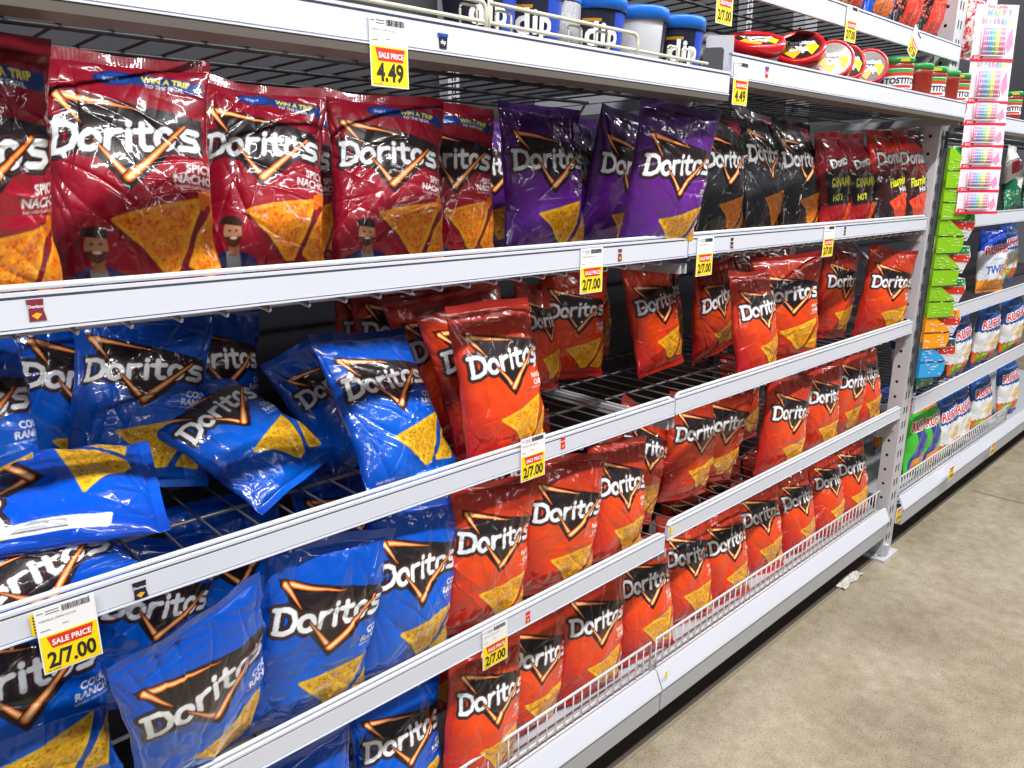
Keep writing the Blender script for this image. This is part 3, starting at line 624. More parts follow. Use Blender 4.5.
# wire decks that look black from below are carried by a dark lattice
# base deck
def base(x0, x1, label, grp, fences):
    zt = -1.075+H
    e = empty('base_shelf', ((x0+x1)/2, 0, 0)); o0 = e.location.copy(); tag(e, label, 'shelf', grp)
    def put(mb, nm, bv=0):
        ob = mb.build(nm, None, bv); ob.parent = e; ob.matrix_parent_inverse = Matrix.Translation(-o0); return ob
    b = MB(); b.box((x0, .004, zt-.012), (x1, .50, zt-.0005), M['grey']); put(b, 'base_deck')
    b = MB()   # sloped white price channel over a grey kick rail
    pr = [(.012, zt+.010), (.004, zt+.012), (-.012, zt-.025), (-.014, zt-.031), (-.008, zt-.031), (-.002, zt-.012), (.012, zt-.004)]
    n = len(pr); vs = [(x, p[0], p[1]) for x in (x0, x1) for p in pr]
    b.add(vs, [tuple(range(n)), tuple(range(n, 2*n))[::-1]]+[(i, n+i, n+(i+1) % n, (i+1) % n) for i in range(n)], M['white']); put(b, 'price_channel')
    b = MB(); b.box((x0, -.010, zt-.088), (x1, .03, zt-.0315), M['grey']); put(b, 'kick_rail', .002)
    for a, c in fences:
        b = MB(); y = .018; z0, z1 = zt+.008, zt+.080; r = .0028
        b.tube([(a, y, z0), (a, y, z1), (c, y, z1), (c, y, z0)], r, M['wire']); b.tube([(a, y, z0), (c, y, z0)], r, M['wire']); b.tube([(a, y+.004, z0+.012), (c, y+.004, z0+.012)], r*.8, M['wire'])
        k = int((c-a)/.0255)
        for i in range(1, k): b.tube([(a+(c-a)*i/k, y, z0), (a+(c-a)*i/k, y, z1)], .0016, M['wire'], 6)
        put(b, 'picket_fence')
    for xx in (x0+.15, (x0+x1)/2, x1-.15):
        b = MB(); b.box((xx, .1, 0.006), (xx+.04, .14, zt-.0125), M['grey']); b.box((xx-.02, .08, .0), (xx+.06, .16, .006), M['grey']); put(b, 'base_leg')
base(-.35, 1.246, 'white base shelf carrying the nearest bottom bags', 'base shelves', [(-.3, .62), (.625, 1.240)])
base(1.250, XE, 'white base shelf with a small wire fence ending at the steel post', 'base shelves', [(1.262, 2.50)])
# shelves of the next bay
X2, X3 = 2.66, 5.2
R2 = 'shelves of the far bay'
shelf(X2, X3, 0, -.104, -.147, -.125, 'white edged shelf behind the hanging candle packs, beyond the post', R2, rail=False)
shelf(X2, X3, 0, -.418, -.462, -.445, 'white edged shelf under the cheese twist bag, beyond the post', R2, rail=False)
shelf(X2, 4.05, 0, -.705, -.755, -.735, 'white edged shelf at third height in the bay beyond the post', R2, rail=False)
shelf(X2, X3, -.05, .205, .165, .18, 'high white edged shelf beyond the candle strip', R2, rail=False, under=True)
base(X2, X3, 'white base shelf of the bay beyond the post, with a short wire fence', 'base shelves', [(2.68, 3.95)])
# ---------------------------------------------------------------- upright frames
def upright(x, label):
    e = empty('upright_frame', (x, 0, 0)); o0 = e.location.copy(); tag(e, label, 'rack upright', 'upright frames of the rack')
    def put(mb, nm, bv=0):
        ob = mb.build(nm, None, bv); ob.parent = e; ob.matrix_parent_inverse = Matrix.Translation(-o0); return ob
    w = .078; top = 1.95
    for nm, y0, sg in (('front_post', .0, 1), ('rear_post', .50, -1)):
        b = MB(); y1 = y0+.045*sg; a, c = min(y0, y1), max(y0, y1)
        b.box((x, a, .012), (x+.003, c, top), M['post']); b.box((x+w-.003, a, .012), (x+w, c, top), M['post'])
        ff = y0 if sg > 0 else y0-.003
        b.box((x+.003, ff, .012), (x+w-.003, ff+.003, top), M['post'])
        z = .06
        while z < top-.05:
            if sg > 0:
                for q in (.024, .046):
                    dx = .004; P = [(x+q-dx, z), (x+q+dx, z+.004), (x+q+dx+.001, z+.026), (x+q-dx+.001, z+.024)]
                    b.poly(P, M['dark'], ff-.0004, ff+.001)
            T = Matrix.Translation((x-.0004, y0+.026*sg, z+.01)) @ Matrix.Rotation(math.pi/2, 4, 'Y')
            b.lathe([(0, 0), (.0048, 0), (.0048, .001)], M['dark'], 12, T)
            z += .0508
        put(b, nm)
        b = MB(); b.box((x-.025, a-.02, 0), (x+w+.02, c+.02, .008), M['post']); b.box((x+.01, a-.012, .008), (x+.03, a, .05), M['post'])
        for q in (-.012, w+.008): b.lathe([(0, .016), (.007, .016), (.007, .008)], M['grey'], 6, Matrix.Translation((x+q, a+.015, 0)))
        put(b, 'foot_plate')
    z = .12; k = 0
    while z < 1.75:
        b = MB(); y0, y1 = (.045, .455) if k % 2 == 0 else (.455, .045)
        d = Vector((0, y1-y0, .36)); L = d.length; T = Matrix.Translation((x+.03, y0, z)) @ Matrix.Rotation(math.atan2(-(y1-y0), .36), 4, 'X')
        b.box((0, -.012, 0), (.02, .012, L), M['post'], T); put(b, 'brace'); z += .38; k += 1
upright(XE+.008, 'perforated steel upright at the end of the chip shelves')
upright(-.44, 'perforated steel upright at the left end of the rack')
# back panel, slotted standards
b = MB(); b.box((-1.2, BACKY+.02, 0), (5.6, BACKY+.05, 2.3), M['wallm']); struct(b.build('wall_back'))
for x in (1.10, -.1, 2.3):
    b = MB(); b.box((x, BACKY-.012, .0), (x+.032, BACKY+.019, 1.9), M['grey'])
    z = .1
    while z < 1.85: b.box((x+.010, BACKY-.0125, z), (x+.014, BACKY-.011, z+.018), M['dark']); b.box((x+.018, BACKY-.0125, z), (x+.022, BACKY-.011, z+.018), M['dark']); z += .0254
    tag(b.build('slotted_standard'), 'vertical slotted steel strip on the dark back panel, %s' % {1.1: 'behind the empty wire deck', -.1: 'outside the left edge', 2.3: 'near the end post'}[x], 'slotted standard', 'standards on the back panel')
# ---------------------------------------------------------------- floor
def floor():
    mt = bpy.data.materials.new('polished_concrete'); mt.use_nodes = True; nt = mt.node_tree; b = nt.nodes['Principled BSDF']
    tc = nt.nodes.new('ShaderNodeTexCoord')
    def noise(sc, det=6, rough=.6):
        n = nt.nodes.new('ShaderNodeTexNoise'); n.inputs['Scale'].default_value = sc; n.inputs['Detail'].default_value = det; n.inputs['Roughness'].default_value = rough
        nt.links.new(tc.outputs['Object'], n.inputs['Vector']); return n
    def ramp(n, st):
        r = nt.nodes.new('ShaderNodeValToRGB'); el = r.color_ramp.elements
        el[0].position, el[0].color = st[0][0], (*st[0][1], 1); el[1].position, el[1].color = st[-1][0], (*st[-1][1], 1)
        for p, c in st[1:-1]: q = el.new(p); q.color = (*c, 1)
        nt.links.new(n.outputs['Fac'], r.inputs[0]); return r
    big = ramp(noise(2.2), [(.3, rgb(148,137,118)), (.5, rgb(172,161,140)), (.7, rgb(192,182,162))])
    sp = ramp(noise(260, 2, .5), [(.30, rgb(120,104,84)), (.44, rgb(255,255,255)), (.62, rgb(255,255,255)), (.72, (1,1,1))])
    mid = ramp(noise(24, 5), [(.3, rgb(214,210,200)), (.7, rgb(255,255,255))])
    m1 = nt.nodes.new('ShaderNodeMixRGB'); m1.blend_type = 'MULTIPLY'; m1.inputs[0].default_value = .75
    nt.links.new(big.outputs[0], m1.inputs[1]); nt.links.new(sp.outputs[0], m1.inputs[2])
    m2 = nt.nodes.new('ShaderNodeMixRGB'); m2.blend_type = 'MULTIPLY'; m2.inputs[0].default_value = .8
    nt.links.new(m1.outputs[0], m2.inputs[1]); nt.links.new(mid.outputs[0], m2.inputs[2]); nt.links.new(m2.outputs[0], b.inputs['Base Color'])
    rr = nt.nodes.new('ShaderNodeMapRange'); rr.inputs[3].default_value = .10; rr.inputs[4].default_value = .30
    nt.links.new(noise(5, 6).outputs['Fac'], rr.inputs[0]); nt.links.new(rr.outputs[0], b.inputs['Roughness'])
    f = MB(); f.box((-3, -4, -.05), (9, 2.5, 0), mt); struct(f.build('floor'))
    d = MB(); d.box((3.44, -4, .0), (3.446, -.02, .0008), M['under']); struct(tag(d.build('trim_floor_joint'), 'dark saw-cut joint across the concrete'))
    d = MB(); d.box((-2, .016, 0), (5.4, BACKY+.02, .0008), mat('under_rack_shade', rgb(78,68,60), .8, noise=(14,.4,0))); struct(d.build('trim_under_rack_shade'))  # thin dark slab: the rack's shade on the floor, painted as colour
    d = MB(); d.box((-2, .006, 0), (2.52, .015, .0014), mat('old_floor_line', rgb(140,130,112), .7, noise=(60,.3,0))); struct(d.build('trim_floor_line'))
floor()
b = MB(); b.box((-5, -7, 4.6), (11, 3.5, 4.7), mat('ceiling_paint', rgb(60,60,64), .8)); struct(b.build('ceiling'))
# paper scrap on the floor
rs = random.Random(4)
b = MB(); g = 7; rr_ = RW @ np.array([849-512, 581-384, FPX]); tt_ = -H/rr_[2]; c = Vector((rr_[0]*tt_, rr_[1]*tt_-DIST, 0)); print('scrap', c); vs = []
for j in range(g):
    for i in range(g): vs.append((c.x+(i/(g-1)-.5)*.14+rs.uniform(-.006,.006), c.y+(j/(g-1)-.5)*.03+rs.uniform(-.004,.004), .003+rs.uniform(0, .006)))
b.add(vs, [(j*g+i, j*g+i+1, (j+1)*g+i+1, (j+1)*g+i) for j in range(g-1) for i in range(g-1)], M['kraft'])
o = b.build('paper_scrap'); so = o.modifiers.new('thick', 'SOLIDIFY'); so.thickness = .001; so.offset = 1; tag(o, 'crumpled pale scrap on the floor under the base shelf near the post', 'scrap')
# ---------------------------------------------------------------- price tags
def price_tag(px, py, y, txt, label, w=.057, h=.076, tilt=0, top=True, yaw=0, small=False):
    """px,py: pixel of its top-left corner"""
    p = at(px, py, y); b = MB(); T = Matrix.Translation(p) @ Matrix.Rotation(yaw, 4, 'Z') @ Matrix.Rotation(tilt, 4, 'Y')
    t = .0006; ys = h*.60 if top else h
    b.box((0, 0, -h), (w, t, 0), M['paper'], T)
    b.box((.0012, -.0003, -h+.0015), (w-.0012, 0, -h+ys-.0015), M['yellow'], T)
    b.poly([(w*.13, -h+ys*.93), (w*.91, -h+ys*.93), (w*.86, -h+ys*.62), (w*.20, -h+ys*.62)], M['redp'], -.0005, -.0002, T)
    b.text('SALE PRICE', w*.155, w*.535, -h+ys*.695, M['wtext'], T, .03, -.0008, 'CENTER', sx=.86)
    b.text(txt, w*(.52 if len(txt) < 5 else .43), w*.50, -h+ys*.15, M['ink'], T, .03, -.0006, 'CENTER', sx=.80 if len(txt) < 5 else .76)
    b.text('W/ CARD', w*.05, w*.07, -h+ys*.05, M['ink'], T, 0, -.0006)
    if top:
        r = random.Random(px)
        x = w*.45
        while x < w*.92: q = r.choice((.0004, .0007)); b.box((x, -.0004, -h*.12), (x+q, -.0001, -h*.03), M['ink'], T); x += q+r.choice((.0004, .0008))
        for zz, x0, x1 in ((.06, .04, .14), (.05, .18, .40), (.09, .18, .40)): b.box((w*x0, -.0004, -h*zz-.0008), (w*x1, -.0001, -h*zz), M['greyink'], T)
        b.text('TORTILLA CHIPS 9.25 OZ', w*.055, w*.05, -h*.20, M['ink'], T, 0, -.0005)
        b.box((w*.05, -.0004, -h*.34), (w*.22, -.0001, -h*.333), M['greyink'], T); b.box((w*.42, -.0004, -h*.31), (w*.52, -.0001, -h*.303), M['greyink'], T)
    o = b.build('price_tag'); tag(o, label, 'price tag', 'yellow sale price tags'); return o
T0 = -.0028
price_tag(368.5, 14, AY-.0028, '4.49', '4.49 sale tag on the high shelf above the dark red bags', .052, .075)
price_tag(735, 60, AY-.0028, '4.49', '4.49 sale tag under the red-lidded tubs', .05, .074)
price_tag(718.5, -26, -.009, '2/7.00', '2/7.00 sale tag cut by the top edge of the photo', .055, .08)
price_tag(581, 249, T0, '2/7.00', '2/7.00 sale tag under the leftmost purple bags')
price_tag(698, 238, T0, '2/7.00', '2/7.00 sale tag below the first black chip bag')
price_tag(825, 226, T0, '2/7.00', '2/7.00 sale tag below the dark red rolled chip bags')
price_tag(521, 440, T0, '2/7.00', '2/7.00 sale tag below the front orange-red bag of the second shelf')
price_tag(33, 612, T0-.002, '2/7.00', 'large-looking 2/7.00 sale tag at the lower left of the photo')
b = MB(); T = Matrix.Translation(at(29, 616, T0)); b.box((0, 0, -.024), (.012, .0006, 0), M['yellow'], T)
for k in range(6): b.box((.002, -.0003, -.022+k*.0035), (.009-(k % 3)*.002, 0, -.0208+k*.0035), M['ink'], T)
tag(b.build('shelf_sticker'), 'narrow yellow sticker peeking out left of the large 2/7.00 tag', 'sticker')
price_tag(482.5, 632, T0, '2/7.00', '2/7.00 sale tag over the bottom shelf bags')
price_tag(848, 4, -.009, '2/7.00', '2/7.00 sale tag above the red-lidded tubs, under the top shelf')
price_tag(916, 24, -.009, '2/7.00', 'tilted sale tag above the salsa jars', tilt=.5)
price_tag(897, 510, -.03, '2/7.00', 'sale tag on the base shelf just right of the post foot', .045, .05, top=False)
price_tag(950, 468, -.03, '2/7.00', 'sale tag in the middle of the far base shelf', .05, .055, top=False)
price_tag(992, 444, -.03, '2/7.00', 'sale tag on the far base shelf near the right photo edge', .05, .055, top=False)
price_tag(963, 224, -.004, '2/7.00', 'narrow yellow tag under the shelf beside the candle packs', .035, .06, top=False)
for px, py, lab in ((665.5, 672, 'small folded yellow sticker at the joint of the base price channel'), (671, 527, 'thin yellow sticker at the left end of the right third shelf edge')):
    b = MB(); T = Matrix.Translation(at(px, py, -.012 if py > 600 else -.003)); b.box((0, -.001, -.018), (.006, .0006, 0), M['yellow'], T); tag(b.build('shelf_sticker'), lab, 'sticker')
# product stickers on the price strips: little printed bags / tubs
def sticker(px, py, y, cols, label, w=.015, h=.021, tub=False):
    b = MB(); T = Matrix.Translation(at(px, py, y-.0006))
    if tub:
        b.poly([(-w/2, h/2), (w/2, h/2), (w/2, h*.3), (-w/2, h*.3)], M['royal'], -.0003, .0003, T); b.poly([(-w*.42, h*.3), (w*.42, h*.3), (w*.33, -h/2), (-w*.33, -h/2)], M[cols], -.0003, .0003, T)
        b.text('dip', h*.4, 0, -h*.2, M['wtext'], T, .02, -.0005, 'CENTER')
    else:
        b.poly([(-w/2, h/2), (w/2, h/2), (w*.42, 0), (w*.54, -h/2), (-w*.46, -h/2), (-w*.42, 0)], M[cols], -.0003, .0003, T)
        b.text('Doritos', h*.2, 0, h*.1, M['wtext'], T, .02, -.0005, 'CENTER')
        b.poly([(-w*.3, -h*.25), (0, -h*.12), (w*.32, -h*.2), (.0, -h*.45)], M['gold'], -.0005, -.0003, T)
    tag(b.build('product_sticker'), label, 'sticker', 'product picture stickers on the shelf edges')
M['maroon'] = mat('maroon_print', rgb(130,40,60), .5)
sticker(36, 310, -.0005, 'maroon', 'tiny picture of a dark red bag on the shelf edge under the leftmost bags')
sticker(140, 590, -.0005, 'navy', 'tiny picture of a dark blue bag on the shelf edge right of the large tag')
sticker(620, 255, -.0005, 'maroon', 'tiny picture of a bag on the shelf edge under the purple bags', .010)
sticker(732, 243, -.0005, 'navy', 'tiny picture of a bag on the shelf edge under the black bags', .010)
sticker(845, 231, -.0005, 'navy', 'tiny picture of a bag on the shelf edge right of the third hanging tag', .010)
sticker(563, 443, -.0005, 'redlid', 'tiny picture of a red bag on the second shelf edge', .011)
sticker(528, 617, -.0005, 'redlid', 'tiny picture of a red bag on the third shelf edge', .011)
sticker(443, 41, AY-.0005, 'navy', 'tiny picture of a dip tub on the high shelf edge', .016, .017, True)
sticker(767, 72, AY-.0005, 'redlid', 'tiny picture of a red dip tub on the high shelf edge', .013, .018, True)
# ---------------------------------------------------------------- dip tubs on the high shelf
def dip_tub(px, y, rot, label, lid='bluelid', style='dip'):
    p = at(px, 24, y); z = .1695+H
    e = empty('dip_tub', (0,0,0), Matrix.Translation((p.x, y, z)) @ Matrix.Rotation(rot, 4, 'Z') @ Matrix.Scale(1.16, 4)); tag(e, label, 'dip tub', 'blue-lidded dip tubs')
    b = MB(); b.lathe([(0, 0), (.038, 0), (.040, .003), (.0475, .085), (.0475, .088), (.044, .088)], M['tubw'], 48); tb = b.build('tub', e)
    b = MB(); b.lathe([(.0404, .010), (.0478, .078)], M['navy'], 48, None, math.radians(-170), math.radians(-10)); b.lathe([(.0407, .012), (.0479, .076)], M['royal'], 20, None, math.radians(-62), math.radians(-16))
    for th, s in ((-116, 'd'), (-88, 'i'), (-76, 'p')) if style == 'dip' else ():
        v, tr = glyphs(s, .035); sz = .040; out = []
        for q in v:
            a = math.radians(th)+(q[0]*sz)/.047; zz = .034+q[1]*sz; r = .0400+.0078*(zz-.005)/.08; out.append((r*math.cos(a)*1.025, r*math.sin(a)*1.025, zz))
        b.add(out, tr, M['wtext'])
    b.lathe([(.0432, .056), (.0478, .066)], M['gold'], 12, None, math.radians(-120), math.radians(-88))
    b.build('label', tb)
    b = MB(); b.lathe([(.0495, .078), (.0505, .078), (.0512, .093), (.0500, .0965), (.046, .0975), (.044, .0955), (0, .0955)], M[lid], 48); b.build('lid', e, 0)
for px, y, rot, lab in ((672.5, .03, -.6, 'blue-lidded dip tub at the right end of its shelf'), (634, .03, 1.6, 'blue-lidded dip tub turned so its barcode side shows'), (590, .03, -.55, 'blue-lidded dip tub with white dip lettering right of the silver speckled one'),
                        (525, .035, -.6, 'dip tub left of the silver speckled container'), (478, .03, -.5, 'dip tub cut by the top edge above the wire fence, leftmost visible'), (500, .16, 0, 'dip tub in the second file')):
    dip_tub(px, y, rot, lab)
p = at(553, 20, .03)
e = empty('glitter_tub', (p.x, .03, .169+H)); tag(e, 'silver speckled container between the blue-lidded tubs', 'container')
b = MB(); b.lathe([(0, 0), (.040, 0), (.043, .1), (0, .1)], M['glitter'], 40); b.build('body', e)
b = MB(); b.lathe([(.044, .094), (.045, .112), (0, .114)], M['bluelid'], 40); b.build('lid', e)
p = at(692, 6, .16)
e = empty('dip_tub', (p.x, .16, .169+H)); tag(e, 'dark tub in the shade behind the blue-lidded tubs', 'dip tub')
b = MB(); b.lathe([(0, 0), (.05, 0), (.06, .12), (0, .12)], M['navy'], 40); b.build('tub', e); b = MB(); b.lathe([(.061, .112), (.063, .13), (0, .132)], M['dgrey'], 40); b.build('lid', e)
# cream wire fence in front of the tubs
e = empty('wire_fence', (.6, AY, .187+H)); tag(e, 'cream coated wire fence in front of the blue-lidded tubs', 'wire fence')
o0 = e.location.copy()
def put(mb, nm):
    ob = mb.build(nm); ob.parent = e; ob.matrix_parent_inverse = Matrix.Translation(-o0)
fy = AY+.012; za, zb_ = .190+H, .224+H
b = MB()
for xa, xb in ((.2, .70), (.705, 1.015)):
    b.tube([(xa, fy, za), (xa, fy, zb_)]+tubes_arc((xb-.012, fy, zb_), (xb, fy, zb_), (xb, fy, zb_-.012))+[(xb, fy, za)], .0028, M['cream'])
put(b, 'fence_frame')
b = MB(); b.tube([(.2, fy, za), (1.215, fy, za)], .0026, M['cream']); b.tube([(.2, fy+.002, za+.011), (1.215, fy+.002, za+.011), (1.222, fy+.02, za+.010)], .0026, M['cream']); put(b, 'fence_rail')
for x in (.66, .72, .86, .92, 1.10, 1.14):
    b = MB(); b.tube([(x, fy+.004, za)]+tubes_arc((x, fy+.004, za+.022), (x, fy+.004, za+.028), (x+.006, fy+.004, za+.028))+[(x+.022, fy+.004, za+.028)]+tubes_arc((x+.022, fy+.004, za+.028), (x+.028, fy+.004, za+.028), (x+.028, fy+.004, za+.022))+[(x+.028, fy+.004, za)], .0018, M['cream'], 6); put(b, 'fence_loop')
# shelf dividers
for x, m, hh, dx, lab in ((at(713,60,-.045).x, 'dgrey', .062, .036, 'short dark divider plate at the end of the cream fence'), (at(719,60,-.02).x, 'divider', .092, .05, 'tall pale divider plate beside the red-lidded tubs')):
    b = MB(); y0 = -.045 if m == 'dgrey' else -.02; z = (.169 if m == 'dgrey' else .169)+H
    T = Matrix.Translation((x, y0, z)) @ Matrix.Rotation(-.9, 4, 'Z')
    pts = [(-dx/2, 0), (dx/2, 0)]+arc(dx/2-.006, hh-.006, .006, .006, 0, 90, 5)+arc(-dx/2+.006, hh-.006, .006, .006, 90, 180, 5)
    b.poly(pts, M[m], 0, .002, T); b.box((-dx/2, 0, 0), (dx/2, .03, .002), M[m], T); tag(b.build('shelf_divider'), lab, 'divider')
# ---------------------------------------------------------------- red lidded tubs
def red_tub(px, py, y, tilt, yaw, r, label, roll=0):
    p = at(px, py, y)
    e = empty('salsa_cup', (0,0,0), Matrix.Translation(p) @ Matrix.Rotation(yaw, 4, 'Z') @ Matrix.Rotation(tilt, 4, 'X') @ Matrix.Rotation(roll, 4, 'Z')); tag(e, label, 'dip cup', 'red-lidded dip cups')
    b = MB(); b.lathe([(0, -.052), (r*.72, -.052), (r*.76, -.048), (r*.93, -.002), (r*.93, .002)], M['tubw'], 48); b.build('cup', e)
    b = MB(); b.lathe([(r*.96, -.014), (r, -.014), (r*1.01, .004), (r*.97, .009), (r*.88, .010), (r*.84, .006), (0, .006)], M['redlid'], 48); tb = b.build('lid', e)
    b = MB(); R = r*.83
    b.poly([(R*math.cos(a), R*math.sin(a)) for a in [2*math.pi*i/40 for i in range(40)]], M['foil'], 0, .0004, Matrix.Translation((0,0,.0065)) @ Matrix.Rotation(-math.pi/2, 4, 'X') @ Matrix.Rotation(0, 4, 'Z'))
    F = Matrix.Translation((0, 0, .0073)) @ Matrix.Rotation(-math.pi/2, 4, 'X')
    b.poly([(-R*.9, -R*.3), (-R*.2, -R*.95), (R*.1, -R*.5), (-R*.5, R*.1)], M['gold'], 0, .0002, F); b.poly([(R*.2, -R*.1), (R*.6, -R*.7), (R*.9, -R*.1), (R*.6, R*.4)], M['yellow'], 0, .0002, F)
    F2 = Matrix.Translation((0, 0, .0078)) @ Matrix.Rotation(-math.pi/2, 4, 'X')
    b.text('Tostitos', R*.42, 0, R*.10, M['wtext'], Matrix.Translation((0,0,.0084)) @ Matrix.Rotation(-math.pi/2, 4, 'X'), .04, 0, 'CENTER')
    b.text('Dip', R*.6, 0, -R*.42, M['wtext'], Matrix.Translation((0,0,.0084)) @ Matrix.Rotation(-math.pi/2, 4, 'X'), .05, 0, 'CENTER')
    b.build('lid_print', tb)
red_tub(757, 43, -.005, .42, -.75, .054, 'red-lidded dip cup lying almost flat beside the pale divider')
red_tub(799, 49, .03, .75, -1.1, .055, 'red-lidded dip cup tipped up against the flat one')
red_tub(833, 60, -.01, 1.2, -.95, .045, 'red-lidded dip cup standing on its rim, left of two pressed together')
red_tub(848, 63, -.005, 1.25, -.6, .042, 'plain red dip cup wedged between the two cups standing on their rims')
red_tub(869, 67, -.015, 1.25, -.95, .043, 'red-lidded dip cup on its rim next to the salsa jars')
# ---------------------------------------------------------------- salsa jars
def jar(px, y, rot, label, s=1., g='salsa jars'):
    p = at(px, 85, y)
    e = empty('salsa_jar', (0,0,0), Matrix.Translation((p.x, y, .193+H)) @ Matrix.Rotation(rot, 4, 'Z') @ Matrix.Scale(s, 4)); tag(e, label, 'salsa jar', g)
    b = MB(); b.lathe([(0, 0), (.034, 0), (.038, .004), (.0395, .02), (.0385, .026), (.0385, .082), (.040, .088), (.037, .098), (.034, .102), (0, .102)], M['salsa'], 40); tb = b.build('jar_body', e)
    b = MB(); b.lathe([(.0388, .036), (.0388, .084)], M['paper'], 30, None, math.radians(-160), math.radians(-20)); b.lathe([(.039, .066), (.039, .076)], M['rlabel'], 30, None, math.radians(-160), math.radians(-20)); b.lathe([(.0391, .074), (.0391, .082)], M['glabel'], 30, None, math.radians(-158), math.radians(-22))
    b.lathe([(.039, .038), (.039, .044)], M['rlabel'], 30, None, math.radians(-130), math.radians(-50))
    v, tr = glyphs('TOSTITOS', .04); sz = .019; w = v[:, 0].max()*sz
    b.add([(.0393*math.cos(-math.pi/2+(q[0]*sz-w/2)/.0393), .0393*math.sin(-math.pi/2+(q[0]*sz-w/2)/.0393), .048+q[1]*sz) for q in v], tr, M['navy']); b.build('label', tb)
    b = MB(); b.lathe([(.0375, .096), (.039, .096), (.0392, .108), (.037, .111), (0, .111)], M['greenlid'], 40)
    b.poly([(-.012, -.004), (.012, -.004), (.010, .003), (-.010, .003)], M['gold'], -.0397, -.039, Matrix.Translation((0, 0, .103))); b.build('lid', e)
for i, (px, y, rot, lab) in enumerate(((895, -.02, -.75, 'salsa jar with its label facing the aisle, leftmost of the green-lidded jars'), (915.5, -.015, 2.0, 'green-lidded salsa jar turned away, second from the left'), (930, -.02, -.9, 'green-lidded salsa jar third from the left, label half visible'),
    (943.5, -.018, 1.8, 'green-lidded salsa jar showing a small white back label'), (955, -.02, -1.0, 'green-lidded salsa jar fifth from the left'), (967, -.015, 2.2, 'last green-lidded salsa jar, beside the candle strip'))):
    jar(px, y, rot, lab, 1.0)
jar(1012, .0, -.9, 'salsa jar glimpsed right of the candle strip')
# ---------------------------------------------------------------- candle packs hung on a strip
CX = 2.66; CYAW = -.62
e = empty('hanging_strip', (CX, -.05, 1.2)); tag(e, 'white merchandising strip carrying the candle packs', 'merchandising strip'); o0 = e.location.copy()
b = MB(); T = Matrix.Translation((CX, -.055, 0)) @ Matrix.Rotation(CYAW, 4, 'Z'); b.box((-.016, .004, H-.08), (.016, .006, H+.62), M['paper'], T); ob = b.build('strip'); ob.parent = e; ob.matrix_parent_inverse = Matrix.Translation(-o0)
b = MB(); b.tube([(CX, -.05, H+.61), (CX, -.02, H+.63), (CX, .01, H+.62)], .002, M['wire'], 6); ob = b.build('hook'); ob.parent = e; ob.matrix_parent_inverse = Matrix.Translation(-o0)
names = ['topmost', 'second from the top', 'third from the top', 'fourth from the top', 'fifth from the top', 'sixth from the top', 'lowest']
zl = [at(990, py, -.07).z for py in (61, 105, 127, 149, 170, 192, 212)]
for i in range(7):
    zb = zl[i]; hh = .155 if i < 2 else .082; w = .165
    T = Matrix.Translation((CX+.012, -.07-.0035*i, zb)) @ Matrix.Rotation(CYAW, 4, 'Z') @ Matrix.Rotation(-.04, 4, 'X') @ Matrix.Scale(.82, 4, (1, 0, 0))
    b = MB(); b.box((-w/2, 0, 0), (w/2, .0015, hh), M['cardw'], T); b.box((-w/2-.004, -.0006, 0), (w/2+.004, .0, .008), M['cardr'], T); b.box((-w/2+.004, -.0012, .002), (-w/2+.045, -.0005, .016), M['cardr'], T)
    b.text('24 CT', .010, -w/2+.01, .006, M['wtext'], T, .02, -.0018)
    if i < 2:
        for q, (s, c) in enumerate(zip('HAPPY', ('c2', 'c3', 'c4', 'c5', 'c6'))): b.text(s, .024, -.035+q*.019, hh-.030, M['candle_'+c] if 0 else M[c], T, .04, -.0010)
        for q, (s, c) in enumerate(zip('birthday', ('c5', 'c2', 'c3', 'c6', 'c1', 'c2', 'c3', 'c4'))): b.text(s, .024, -.055+q*.0145, hh-.052, M[c], T, .04, -.0010)
        b.text('Party Candles', .014, 0, hh-.010, M['cardr'], T, .0, -.0010, 'CENTER')
    b.poly([(w*.28, hh*.35), (w*.4, hh*.6), (w*.46, hh*.3), (w*.36, hh*.15)], M['pinkp'], -.0008, 0, T)
    o = b.build('candle_pack'); tag(o, 'pack of rainbow birthday candles, %s on the hanging strip' % names[i], 'candle pack', 'candle packs on the hanging strip')
    for q in range(12):
        c = MB(); x = -.045+q*.0072; z0 = .018; z1 = hh-.066 if i < 2 else hh-.022
        c.tube([(x, -.005, z0), (x, -.005, z1)], .0031, M[('c1', 'c1', 'c6', 'c2', 'c2', 'c3', 'c3', 'c4', 'c4', 'c5', 'c1', 'c1')[q]], 8); c.v = [tuple(T @ Vector(v)) for v in c.v]
        for k in range(5): c.tube([T @ Vector((x-.003, -.0085, z0+.004+k*(z1-z0)/5)), T @ Vector((x+.003, -.0085, z0+.009+k*(z1-z0)/5))], .0008, M['paper'], 4)
        c.build('candle', o)
    c = MB(); x0, x1 = -.053, .042; z1 = hh-.064 if i < 2 else hh-.020
    for a, bb in (((x0, z0-.003), (x1, z0-.003)), ((x0, z1), (x1, z1)), ((x0, z0), (x0, z1)), ((x1, z0), (x1, z1))): c.tube([T @ Vector((a[0], -.006, a[1])), T @ Vector((bb[0], -.006, bb[1]))], .0016, M['cardw'], 6)
    c.build('blister_rim', o)
